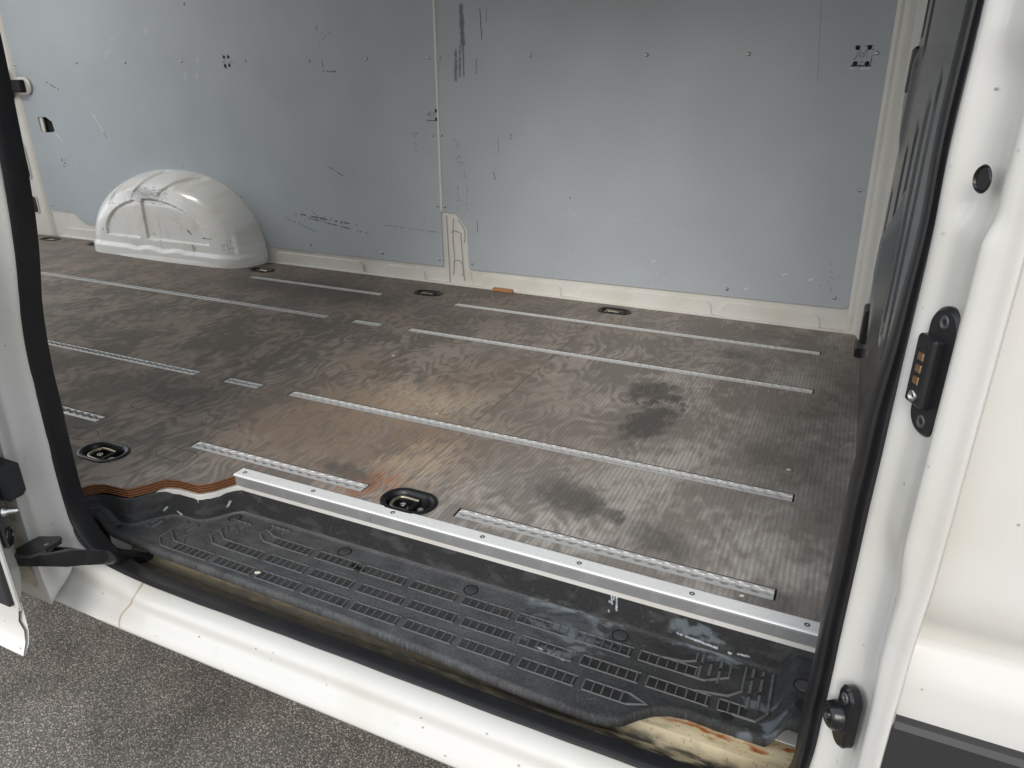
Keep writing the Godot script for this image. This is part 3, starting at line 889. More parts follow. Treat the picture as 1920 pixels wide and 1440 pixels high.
func marks_left(p: Paint) -> void:
	var dk := Color(.27, .29, .31); var bk := Color(.10, .10, .11); var lt := Color(.86, .87, .87)
	p.stroke(Vector2(-2.065, 1.62), Vector2(-2.050, 1.452), .002, Color(.22, .19, .17), .8, .04); p.stroke(Vector2(-2.052, 1.452), Vector2(-1.99, 1.450), .003, Color(.25, .21, .19), .7, .2); p.stroke(Vector2(-2.06, 1.56), Vector2(-1.99, 1.60), .002, dk, .5, .2)
	p.stroke(Vector2(-3.49, 1.265), Vector2(-3.425, 1.16), .0045, lt, .8); p.stroke(Vector2(-3.435, 1.18), Vector2(-3.422, 1.155), .003, bk, .5)
	p.stroke(Vector2(-3.78, 1.41), Vector2(-3.70, 1.375), .003, bk, .7, .2); p.speckle(Vector2(-3.82, 1.43), .08, .05, 17, .003, dk, 0.35)
	for q in [[-3.25, 1.60, .03], [-3.30, 1.53, .022], [-2.73, 1.50, .02], [-2.75, 1.44, .012], [-2.82, 1.44, .012], [-3.70, 1.0, .02], [-3.02, 1.63, .02]]:
		p.speckle(Vector2(q[0], q[1]), q[2], q[2], 15, .006, lt, 0.32)
	p.speckle(Vector2(-3.775, 1.022), .03, .03, 10, .006, bk, 0.49); p.stroke(Vector2(-3.80, 1.165), Vector2(-3.76, 1.125), .006, lt, .8)
	p.speckle(Vector2(-3.70, .86), .08, .02, 10, .003, dk, 0.42)
	# dark scuffs low down near the joint
	p.stroke(Vector2(-2.26, .86), Vector2(-1.95, .835), .0035, Color(.16, .12, .11), .75, .22); p.stroke(Vector2(-2.20, .845), Vector2(-1.88, .80), .0032, bk, .7, .25); p.speckle(Vector2(-2.16, .852), .12, .025, 50, .004, Color(.2, .13, .11), 0.42); p.stroke(Vector2(-2.35, .84), Vector2(-2.18, .79), .0025, bk, .6, .3)
	p.stroke(Vector2(-1.80, .845), Vector2(-1.53, .835), .0022, dk, .6, .3); p.stroke(Vector2(-2.07, 1.075), Vector2(-2.0, 1.04), .003, dk, .6, .1)
	p.speckle(Vector2(-1.80, 1.02), .14, .03, 22, .003, bk, 0.35); p.speckle(Vector2(-1.74, 1.035), .12, .02, 15, .004, dk, 0.17); p.speckle(Vector2(-1.625, 1.19), .012, .05, 7, .004, bk, 0.59)
	p.speckle(Vector2(-1.55, .86), .1, .05, 15, .003, dk, 0.28)
	for k in 80:
		var a := Vector2(p.rng.randf_range(-3.98, -1.53), p.rng.randf_range(.7, 2.0)); var l := p.rng.randf_range(.01, .09)
		p.stroke(a, a + Vector2(l, 0).rotated(p.rng.randf() * TAU), .0013, lt if p.rng.randf() < .6 else dk, .13, .05)
	# scuffed squares round the punched holes
	p.speckle(Vector2(-2.563, 1.493), .03, .03, 29, .004, bk, 0.35); p.stroke(Vector2(-2.585, 1.468), Vector2(-2.54, 1.468), .003, bk, .8, .1)
	p.speckle(Vector2(-1.545, 1.295), .03, .03, 29, .003, bk, 0.49); p.stroke(Vector2(-1.57, 1.272), Vector2(-1.52, 1.272), .002, bk, .9, .05)

# ------------------------------------------------------------------ wheel arch
func seg_d(p: Vector2, a: Vector2, b: Vector2) -> float:
	var t := clampf((p - a).dot(b - a) / (b - a).length_squared(), 0.0, 1.0)
	return p.distance_to(a + (b - a) * t)

func wheel_arch() -> void:
	var root := holder("wheel_arch", van, "white glossy rear wheel arch box with scuffs on its rounded shoulder")
	var cx := -2.985; var HW := .512; var HH := .400; var D := .185
	var prof := [[0.0, 1.0, 1.0], [.02, 1.0, .995], [.045, .998, .98], [.07, .993, .96], [.095, .984, .935], [.115, .972, .908], [.132, .955, .878], [.146, .935, .847], [.158, .912, .812], [.167, .887, .776], [.174, .86, .74], [.179, .832, .705], [.182, .806, .67], [.184, .78, .64], [.185, .74, .60]]
	
	# refine
	var fine := []
	for i in prof.size() - 1:
		for k in 3:
			var t := k / 3.0
			fine.push_back([lerpf(prof[i][0], prof[i + 1][0], t), lerpf(prof[i][1], prof[i + 1][1], t), lerpf(prof[i][2], prof[i + 1][2], t)])
	for k in 60: fine.push_back([.185 + .001 * k / 60.0, .74 * (1.0 - k / 60.0), .60 * (1.0 - k / 60.0)])
	var N := 320
	var rows := []
	for q in fine:
		var row := PackedVector3Array()
		for k in N + 1:
			var a := PI * k / N
			var ca := cos(a); var sa := sin(a)
			var ex := .86
			var px: float = signf(ca) * pow(absf(ca), ex) * HW * q[1]
			var py: float = pow(sa, ex * 1.0) * HH * q[2]
			# the rear end stands steeper than the front end
			if px < 0: px *= lerpf(1.0, .985, py / HH)
			row.push_back(Vector3(cx + px, F + py, -2.612 + q[0]))
		rows.push_back(row)
	# normals by differences, then the pressed shapes
	var out := []
	for i in rows.size():
		var row := PackedVector3Array()
		for k in N + 1:
			var p: Vector3 = rows[i][k]
			var du: Vector3 = rows[i][mini(k + 1, N)] - rows[i][maxi(k - 1, 0)]
			var dv: Vector3 = rows[mini(i + 1, rows.size() - 1)][k] - rows[maxi(i - 1, 0)][k]
			var n := dv.cross(du).normalized()
			if n.z < 0: n = -n
			var d := 0.0
			var f := Vector2(p.x - cx, p.y - F)
			var dep := p.z + 2.612
			# sunk flutes over the shoulder
			for g in [[-.275, .300, -.235, .345, .020], [-.10, .300, -.02, .385, .024], [.07, .262, .22, .345, .030]]:
				var fr := clampf((dep - .02) / .02, 0.0, 1.0) * clampf((.176 - dep) / .02, 0.0, 1.0)
				var u := clampf((.172 - dep) / .15, 0.0, 1.0)
				var gx := lerpf(g[0], g[2], u)
				var w: float = absf(f.x - gx) / g[4]
				if f.y > .15: d -= .011 * smoothstep(1.0, .45, w) * fr
			# quarter windows pressed into the face
			if dep > .172:
				var r := Vector2(f.x / .34, (f.y - .09) / .195).length()
				var inside := r < 1.0 and f.y > .095
				var left := inside and f.x < -.105 and f.x > -.33
				var right := inside and f.x > -.055
				var e := 1.0
				if left: e = minf(minf((1.0 - r) * .19, f.y - .095), -.105 - f.x)
				if right: e = minf((1.0 - r) * .19, minf(f.y - .095, f.x + .055))
				if left or right: d -= .010 * clampf(e / .005, 0.0, 1.0)
			# a low step along the foot
			if f.y < .062 and dep > .02: d += .010 * smoothstep(.062, .040, f.y + .006 * sin(f.x * 34.0) * (1.0 if absf(f.x) < .2 else 0.0))
			row.push_back(p + n * d)
		out.push_back(row)
	var s := Soup.new(); s.grid(out)
	var im := arch_picture()
	s.map_xy(cx - .56, cx + .56, F - .01, F + .44)
	var m := mat(Color(1, 1, 1), .24); m.albedo_texture = tex(im); m.clearcoat_enabled = true; m.clearcoat = .5; m.clearcoat_roughness = .06
	obj("arch_shell", s, m, root)
	# turned-out flange on the floor
	s = Soup.new()
	rows = []
	for q in [[.0, .020], [.006, .017], [.012, .008], [.016, .002], [.017, -.004]]:
		var row := PackedVector3Array()
		for p in [[-3.505, -2.612], [-3.495, -2.56], [-3.46, -2.49], [-3.41, -2.452], [-3.34, -2.432], [-3.0, -2.420], [-2.66, -2.420], [-2.58, -2.436], [-2.52, -2.478], [-2.485, -2.54], [-2.470, -2.612]]:
			var c := Vector2(p[0] - cx, p[1] + 2.62).normalized()
			row.push_back(Vector3(p[0] + c.x * q[0], F + q[1], p[1] + c.y * q[0]))
		rows.push_back(smooth_path(row, .02))
	var nmin := 9999
	for r in rows: nmin = mini(nmin, r.size())
	for i in rows.size(): rows[i] = rows[i].slice(0, nmin)
	s.grid(rows)
	obj("arch_flange", s, M.inner, root)

func arch_picture() -> Image:
	var w := 840; var h := 338
	var b := noise_bytes(w, h, 60, 60, 77, 5); var e := noise_bytes(w, h, 16, 5, 78, 4); var f := noise_bytes(w, h, 150, 60, 79, 4)
	var d := PackedByteArray(); d.resize(w * h * 3)
	for y in h:
		for x in w:
			var i := y * w + x
			var fx := (x / float(w) - .5) * 1.12; var fy := .44 - y / float(h) * .45
			var t := clampf((b[i] / 255.0 - .52) * 1.3, 0.0, 1.0) * .55
			# rubbed through along the shoulder
			var q := Vector2((fx + .03) / .13, (fy - .305) / .030).length()
			var rub := clampf((1.15 - q + (e[i] / 255.0 - .5) * 1.5) * 1.1, 0.0, 1.0)
			var q2 := Vector2((fx + .10) / .22, (fy - .29) / .045).length()
			var haze := clampf(1.0 - q2, 0.0, 1.0) * .5 * (f[i] / 255.0 + .3)
			var c := Color(.96, .955, .94).lerp(Color(.78, .73, .65), t)
			c = c.lerp(Color(.62, .60, .57), haze).lerp(Color(.42, .40, .38), rub * .6)
			d[i * 3] = int(c.r * 255); d[i * 3 + 1] = int(c.g * 255); d[i * 3 + 2] = int(c.b * 255)
	var p := Paint.new(); p.im = rgb_image(w, h, d); p.x0 = -.56; p.y1 = .44; p.ppm = 750.0; p.rng.seed = 4
	var bk := Color(.13, .12, .11)
	p.stroke(Vector2(.21, .155), Vector2(.255, .115), .004, bk, .9, .1); p.stroke(Vector2(.235, .09), Vector2(.245, .045), .003, bk, .8, .1); p.stroke(Vector2(.25, .08), Vector2(.252, .05), .004, Color(.3, .26, .2), .7, .1)
	p.stroke(Vector2(.30, .125), Vector2(.36, .128), .003, bk, .7, .2); p.speckle(Vector2(.44, .10), .03, .03, 24, .004, Color(.5, .45, .36), .6); p.stroke(Vector2(-.30, .245), Vector2(-.24, .25), .002, bk, .8, .25)
	p.stroke(Vector2(-.345, .15), Vector2(-.36, .11), .003, Color(.3, .25, .2), .7, .2); p.stroke(Vector2(.03, .22), Vector2(.035, .05), .0012, Color(.4, .35, .3), .5); p.stroke(Vector2(.12, .205), Vector2(.22, .15), .003, Color(.45, .4, .33), .4, .2)
	p.stroke(Vector2(-.12, .145), Vector2(-.1, .135), .0014, bk, .7); p.stroke(Vector2(-.02, .125), Vector2(-.01, .115), .002, bk, .8); p.stroke(Vector2(-.17, .275), Vector2(.08, .262), .003, Color(.3, .28, .26), .5, .1)
	p.speckle(Vector2(0, .2), .8, .3, 60, .002, bk, .4)
	return p.im

# ------------------------------------------------------------------ bulkhead
func bulkhead() -> void:
	var root := holder("bulkhead", van, "dark glossy bulkhead seen edge-on behind the front post")
	# a pressed sheet: profile along z, with upright flutes that start at different heights
	var fl := [[-2.40, .93, 1.10, .05], [-2.08, .93, 1.24, .05], [-1.85, .93, 1.30, .045], [-1.66, .93, 1.36, .04], [-1.50, .93, 1.40, .035], [-2.45, 1.55, 2.2, .06], [-2.2, 1.5, 2.2, .06]]
	var zs := PackedFloat32Array(); var z := -2.56
	while z < -.80: zs.push_back(z); z += .0125
	var ys := PackedFloat32Array(); var y := .60
	while y < 2.47: ys.push_back(y); y += .02
	var s := Soup.new(); var rows := []
	for yy in ys:
		var row := PackedVector3Array()
		for zz in zs:
			var x := .104
			for q in fl:
				var a := smoothstep(1.0, .8, absf(zz - q[0]) / q[3]) * smoothstep(q[1] - .03, q[1] + .02, yy) * smoothstep(q[2] + .03, q[2] - .02, yy)
				x += .028 * a
			x -= .012 * smoothstep(-2.30, -2.38, zz) * smoothstep(1.20, 1.30, yy + (zz + 2.4) * .4) * smoothstep(1.52, 1.46, yy)
			row.push_back(Vector3(x, yy, zz))
		rows.push_back(row)
	var g := Soup.new()
	for i in rows.size() - 1:
		for j in zs.size() - 1:
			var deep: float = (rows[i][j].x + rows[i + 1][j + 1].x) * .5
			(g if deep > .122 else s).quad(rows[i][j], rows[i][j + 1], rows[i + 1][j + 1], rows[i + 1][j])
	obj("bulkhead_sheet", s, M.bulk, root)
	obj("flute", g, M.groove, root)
	s = Soup.new(); s.box(Vector3(.155, .45, -2.62), Vector3(.165, 2.46, -.75))
	obj("bulkhead_back", s, M.black, root)
	s = Soup.new()
	rows = []
	for yy in [.62, .8, 1.0, 1.08, 1.14, 1.19]:
		var row := PackedVector3Array()
		var k := smoothstep(.6, 1.1, yy)
		var xx := lerpf(lerpf(.104, .072, k), .106, smoothstep(1.05, 1.19, yy))
		for p in [[.112, -2.02], [xx + .006, -1.90], [xx, -1.87], [xx, -1.84], [xx + .006, -1.80], [.112, -1.74]]: row.push_back(Vector3(p[0], yy, p[1]))
		rows.push_back(row)
	s.grid(rows)
	obj("bulkhead_rib", s, M.bulk, root)
	for q in [[-2.45, 1.38, 1.50], [-2.3, .70, .80]]:
		s = Soup.new(); s.box(Vector3(.088, q[1], q[0] - .05), Vector3(.112, q[2], q[0] + .05), .006)
		obj("fixing_block", s, M.black, root)
	s = Soup.new(); s.box(Vector3(.085, F, -2.46), Vector3(.115, F + .03, -2.36), .004)
	obj("floor_bracket", s, M.black, root)

# ------------------------------------------------------------------ frame of the doorway
func seal_path() -> PackedVector3Array:
	# outer edge of the door seal, from the top of the front post down, along the sill, up the rear post
	var p := PackedVector3Array()
	for q in [[.075, 2.30], [.074, 1.9], [.073, 1.45], [.0715, 1.36], [.0735, 1.29], [.0730, 1.22], [.0710, 1.1], [.070, 1.0], [.070, .85], [.070, .72], [.069, .66], [.064, .61], [.050, .57], [.025, .542], [-.03, .527], [-.12, .523], [-.33, .521], [-.656, .522], [-.9, .521], [-1.033, .520], [-1.11, .522], [-1.174, .528], [-1.225, .541], [-1.266, .567], [-1.289, .60], [-1.301, .65], [-1.303, .72], [-1.297, .84], [-1.291, .96], [-1.276, 1.05], [-1.253, 1.13], [-1.232, 1.22], [-1.219, 1.32], [-1.206, 1.5], [-1.20, 1.9], [-1.195, 2.30]]:
		p.push_back(Vector3(q[0], q[1], -.745))
	return smooth_path(p, .012)

func door_frame() -> void:
	var path := seal_path()
	var n := path.size()
	# ---- rubber seal: its section swept round the doorway; o points out of the opening
	var sec := [[.002, -.748], [.0030, -.740], [.001, -.733], [-.003, -.7295], [-.0075, -.7300], [-.0105, -.7335], [-.0120, -.7350], [-.0138, -.7335], [-.0170, -.7305], [-.0215, -.7313], [-.0250, -.737], [-.0265, -.746], [-.0275, -.756], [-.0280, -.766], [-.0270, -.772], [-.022, -.774], [-.014, -.770]]
	var rows := []
	var outs := PackedVector3Array()
	for i in n:
		var t := (path[mini(i + 1, n - 1)] - path[maxi(i - 1, 0)]).normalized()
		var o := Vector3(-t.y, t.x, 0)
		if (path[i] - Vector3(-.6, 1.3, -.745)).dot(o) < 0: o = -o
		outs.push_back(o)
		var row := PackedVector3Array()
		var wob := sin(i * .37) * .0004
		var px := path[i]
		var left_ := smoothstep(-1.12, -1.28, px.x); var foot := smoothstep(.68, .56, px.y) * (1.0 - left_)
		var high := smoothstep(1.06, 1.30, px.y) * (1.0 - left_)
		var so := lerpf(lerpf(.82, .50, high), .52, left_) * (1.0 - .45 * foot); var sz := lerpf(lerpf(.9, .6, high), .95, left_) * (1.0 - .35 * foot)
		for q in sec: row.push_back(Vector3(px.x, px.y, -.748 + (q[1] + .748) * sz) + o * (q[0] * so + wob))
		rows.push_back(row)
	var s := Soup.new(); s.grid(rows)
	obj("door_seal", s, M.rubber, van, "black rubber seal round the sliding doorway", 35.0)
	# ---- painted frame outside the seal: chord to an outer line plus a section height
	var NP := 22
	var h_right := [0.0, .006, .008, .008, .006, .001, -.003, -.005, -.006, -.006, -.006, -.006, -.005, -.004, -.002, .002, .006, .008, .007, .004, .001, 0.0]
	var h_sill := [0.0, .004, .0075, .0105, .013, .015, .016, .0162, .0155, .013, .0095, .0065, .005, .0045, .0045, .0045, .0045, .004, .0035, .0025, .0012, 0.0]
	var h_left := [0.0, .006, .010, .012, .012, .010, .006, .001, -.005, -.011, -.016, -.020, -.022, -.023, -.022, -.019, -.014, -.009, -.005, -.002, 0.0, 0.0]
	rows = []
	for i in n:
		var p := path[i]
		var outer: Vector3; var wr := 0.0; var ws := 0.0; var wl := 0.0
		var side := 0
		if p.x > -.3 and p.y > .66: side = 0
		if p.x > -.12 and p.y <= 2.4:
			# front post and its foot
			var k := smoothstep(.74, .53, p.y)
			var ex := .1165 + .0030 * smoothstep(.90, 1.0, p.y)
			outer = Vector3(ex, p.y, -.645).lerp(Vector3(p.x + .03, .448, -.685), k)
			wr = 1.0 - k; ws = k
		elif p.y < .56 and p.x > -1.2:
			outer = Vector3(p.x, .448, -.685); ws = 1.0
			var k := smoothstep(-1.08, -1.2, p.x)
			outer.x -= k * .05; wl = k * .5; ws = 1.0 - wl
		else:
			# rear post; the outer line runs on straight where the seal turns the corner
			var k := smoothstep(-1.2, -1.30, p.x) if p.y < .66 else 1.0
			var oy := lerpf(.452, p.y, smoothstep(.55, .72, p.y)) if p.y < .72 else p.y
			outer = Vector3(-1.25, .448, -.685).lerp(Vector3(-1.43, .452, -.690), smoothstep(0.0, .5, k)).lerp(Vector3(minf(p.x + .006, -1.24) - .012, oy, -.662), smoothstep(.5, 1.0, k))
			wl = lerpf(.5, 1.0, k); ws = 1.0 - wl
		var inner := Vector3(p.x, p.y, -.7465)
		var t := (path[mini(i + 1, n - 1)] - path[maxi(i - 1, 0)]).normalized()
		var ch := outer - inner
		var nn := t.cross(ch).normalized()
		if nn.z < 0: nn = -nn
		var row := PackedVector3Array()
		for k in NP:
			var f := k / float(NP - 1)
			var h: float = h_right[k] * wr + h_sill[k] * ws + h_left[k] * wl
			if wr > .5:      # pressed swells in the front post
				var band := smoothstep(.12, .4, f) * smoothstep(.95, .75, f)
				h += .007 * band * (smoothstep(1.325, 1.295, p.y) * smoothstep(.95, 1.02, p.y) + smoothstep(1.42, 1.45, p.y))
				h -= .004 * band * smoothstep(.88, .80, p.y)
			row.push_back(inner + ch * f + nn * h)
		# turn under behind the edge
		var last := row[NP - 1]
		if ws > .6:
			row.push_back(last + Vector3(0, -.006, -.002)); row.push_back(last + Vector3(0, -.012, -.02)); row.push_back(last + Vector3(0, -.03, -.12))
		elif wr > .5:
			row.push_back(last + Vector3(.004, 0, .001)); row.push_back(last + Vector3(.007, 0, -.004)); row.push_back(last + Vector3(.008, 0, -.06))
		else:
			row.push_back(last + Vector3(-.006, 0, .001)); row.push_back(last + Vector3(-.03, 0, .0)); row.push_back(last + Vector3(-.2, 0, -.004))
		rows.push_back(row)
	# three parts: front post, sill, rear post
	var cut := [[], [], []]
	for i in n:
		var p := path[i]
		var which := 0
		if p.x < -1.185: which = 2
		elif p.x < -.06 and p.y < .6: which = 1
		cut[which].push_back(rows[i])
		if i + 1 < n:
			var q := path[i + 1]
			var nx := 0
			if q.x < -1.185: nx = 2
			elif q.x < -.06 and q.y < .6: nx = 1
			if nx != which: cut[which].push_back(rows[i + 1])
	var names := ["front_door_post", "door_sill", "rear_door_post"]
	var labs := ["white front door post carrying the contact plate", "white painted sill below the doorway", "white curved rear door post behind the black seal"]
	for k in 3:
		s = Soup.new(); s.grid(cut[k])
		var o := obj(names[k], s, M.white, van, labs[k], 60.0)
		if k == 0: post_fittings(o)
		if k == 1: sill_joint(o, cut[1])
		if k == 2: rear_flange(o)
	# inner ledge under the step, stained and rusty
	s = Soup.new()
	rows = []
	var x := -1.26
	while x < .071:
		var row := PackedVector3Array()
		for q in [[.519, -.92], [.519, -.872], [.517, -.838], [.515, -.826], [.503, -.820], [.499, -.806], [.503, -.800], [.503, -.778], [.506, -.764], [.514, -.757]]: row.push_back(Vector3(x, q[0], q[1]))
		rows.push_back(row); x += .02
	s.grid(rows)
	s.uv = PackedVector2Array(); s.uv.resize(s.v.size())
	for i in s.v.size(): s.uv[i] = Vector2((s.v[i].x + 1.27) / 1.35, (s.v[i].z + .925) / .17)
	var m := mat(Color(1, 1, 1), .5); m.albedo_texture = tex(ledge_picture())
	obj("inner_sill", s, m, van, "cream inner sill with rust and dirt under the step")
	s = Soup.new(); s.box(Vector3(-1.40, .44, -1.05), Vector3(.12, .52, -.87), .002); s.box(Vector3(.072, .46, -1.2), Vector3(.12, F, -.78), .004)
	obj("step_housing", s, M.inner)

func ledge_picture() -> Image:
	var w := 1024; var h := 128
	var a := noise_bytes(w, h, 30, 8, 301, 4); var b := noise_bytes(w, h, 110, 20, 302, 5); var c := noise_bytes(w, h, 2.0, 2.0, 303, 1)
	var d := PackedByteArray(); d.resize(w * h * 3)
	for y in h:
		var v := y / float(h)
		for x in w:
			var i := y * w + x
			var u := x / float(w)
			var col := Color(.80, .74, .61).lerp(Color(.66, .58, .43), clampf((b[i] / 255.0 - .4) * 1.6, 0, 1))
			var grime := clampf((a[i] / 255.0 - .36) * 2.2 + (.95 - u) * 1.3, 0, 1) * smoothstep(.60, .70, v)
			col = col.lerp(Color(.12, .105, .09), grime)
			col = col.lerp(Color(.36, .33, .28), .72 * smoothstep(.90, .70, u) + .25 * clampf((a[i] / 255.0 - .5) * 3.0, 0, 1))
			var rust := clampf(1.0 - absf(v - .44 - (a[i] / 255.0 - .5) * .22) / .055, 0, 1) * clampf((b[i] / 255.0 - .36) * 4.0, 0, 1) * smoothstep(.80, .9, u)
			col = col.lerp(Color(.55, .24, .07), rust * .95)
			if c[i] > 228: col = col.lerp(Color(.25, .15, .08), .6)
			d[i * 3] = int(col.r * 255); d[i * 3 + 1] = int(col.g * 255); d[i * 3 + 2] = int(col.b * 255)
	return rgb_image(w, h, d)

func sill_joint(o: Node, rows: Array) -> void:
	# sealed joint across the sill, near its rear end
	var best := 0
	for i in rows.size():
		if absf(rows[i][0].x + 1.125) < absf(rows[best][0].x + 1.125): best = i
	var s := Soup.new(); var pth := PackedVector3Array()
	for k in range(0, 22):
		pth.push_back(rows[best][k] + Vector3(.010 * sin(k * .3) - .0, .0004, .0004))
	s.tube(pth, .0016, 6)
	obj("joint_bead", s, M.joint, o)

func post_fittings(o: Node) -> void:
	# local frame of the post's face: x along the outward slope, y out of the face, z down
	var T := Vector3(.451, 0, .893); var N := Vector3(-.893, 0, .451)
	var at := func(u: float, y: float, lift := 0.0) -> Transform3D:
		return Transform3D(Basis(T, N, T.cross(N)), Vector3(.07, y, -.74) + T * u + N * lift)
	# contact plate
	var xf: Transform3D = at.call(.0505, 1.177, -.005)
	var turn := Transform3D(Basis(Vector3.UP, PI / 2), Vector3.ZERO)
	var s := Soup.new(); s.prism(stadium(.121, .043, 14), 0, .0085, .003, turn)
	var pl := obj("contact_plate", s, M.black, o, "long black plate with three copper contacts on the white post", 30.0); pl.transform = xf
	s = Soup.new(); s.prism(rrect(-.0325, -.0185, .0325, .0085, .003), .006, .018, .0025, turn * Transform3D(Basis.IDENTITY, Vector3(0, 0, 0)))
	obj("contact_housing", s, M.black, pl, "", 30.0)
	s = Soup.new(); s.prism(stadium(.050, .0125, 8), .018, .0183, 0, turn * Transform3D(Basis.IDENTITY, Vector3(0, 0, -.005)))
	obj("slot", s, M.pit, pl)
	for k in 3:
		s = Soup.new(); s.box(Vector3(-.0098, .0176, -.0185 + k * .0112 + .001), Vector3(-.0012, .0194, -.0110 + k * .0112 + .001), .0008)
		obj("contact", s, M.brass, pl)
	s = Soup.new(); s.lathe(PackedVector2Array([Vector2(.0001, .0182), Vector2(.0026, .0184), Vector2(.0044, .0200), Vector2(.0054, .0194), Vector2(.0056, .018)]), Transform3D(Basis.IDENTITY, Vector3(-.005, 0, .0235)), 14)
	obj("contact_eye", s, M.steel, pl)
	for z in [-.047, .047]:
		s = Soup.new(); s.lathe(PackedVector2Array([Vector2(.0001, .0070), Vector2(.0022, .0070), Vector2(.0028, .0088), Vector2(.0052, .0094), Vector2(.0062, .0088), Vector2(.0064, .008)]), Transform3D(Basis.IDENTITY, Vector3(0, 0, z)), 16)
		obj("screw", s, mat(lin(.12, .12, .125), .4, .6), pl)
	# guide socket lower down
	xf = at.call(.043, .762, -.004)
	s = Soup.new(); s.prism(stadium(.082, .030, 12), 0, .012, .003, turn)
	var gd := obj("guide_socket", s, M.gloss_black, o, "small black guide socket low on the white post", 30.0); gd.transform = xf
	s = Soup.new(); s.lathe(PackedVector2Array([Vector2(.0001, .014), Vector2(.004, .014), Vector2(.0055, .021), Vector2(.009, .024), Vector2(.0125, .024), Vector2(.0155, .021), Vector2(.0175, .010)]), Transform3D(Basis.IDENTITY, Vector3(-.006, 0, .004)), 22)
	obj("socket_cone", s, M.gloss_black, gd)
	s = Soup.new(); s.lathe(PackedVector2Array([Vector2(.0001, .0112), Vector2(.0022, .0112), Vector2(.0028, .0128), Vector2(.0052, .0136), Vector2(.0064, .012)]), Transform3D(Basis.IDENTITY, Vector3(0, 0, -.028)), 16)
	obj("screw", s, mat(lin(.12, .12, .125), .4, .6), gd)
	# round drain hole
	s = Soup.new(); s.lathe(PackedVector2Array([Vector2(.0001, .001), Vector2(.0085, .001), Vector2(.0098, .003), Vector2(.0112, .0015)]), at.call(.0575, 1.344, .004), 22)
	obj("round_plug", s, M.gloss_black, o)

func rear_flange(o: Node) -> void:
	# taped flange behind the rear post, partly hidden by the open door
	var s := Soup.new()
	s.box(Vector3(-1.52, .50, -.668), Vector3(-1.312, 1.6, -.6625), .002)
	obj("flange", s, M.cream, o)
	for q in [[-1.40, -1.332, .92, 1.5], [-1.42, -1.326, .50, .735]]:
		s = Soup.new()
		var rows := []
		for k in 30:
			var y := lerpf(q[2], q[3], k / 29.0)
			var row := PackedVector3Array()
			for j in 8:
				var x := lerpf(q[0], q[1], j / 7.0)
				row.push_back(Vector3(x + sin(k * 1.7) * .001, y, -.660 + .0012 * sin(j * 2.1 + k * .9) + .001 * sin(k * 2.3)))
			rows.push_back(row)
		s.grid(rows)
		obj("seam_tape", s, M.cream, o, "", 25.0)
	s = Soup.new()
	s.box(Vector3(-1.36, .725, -.665), Vector3(-1.266, .795, -.625), .008)
	obj("door_stop", s, M.rubber_matt, o)

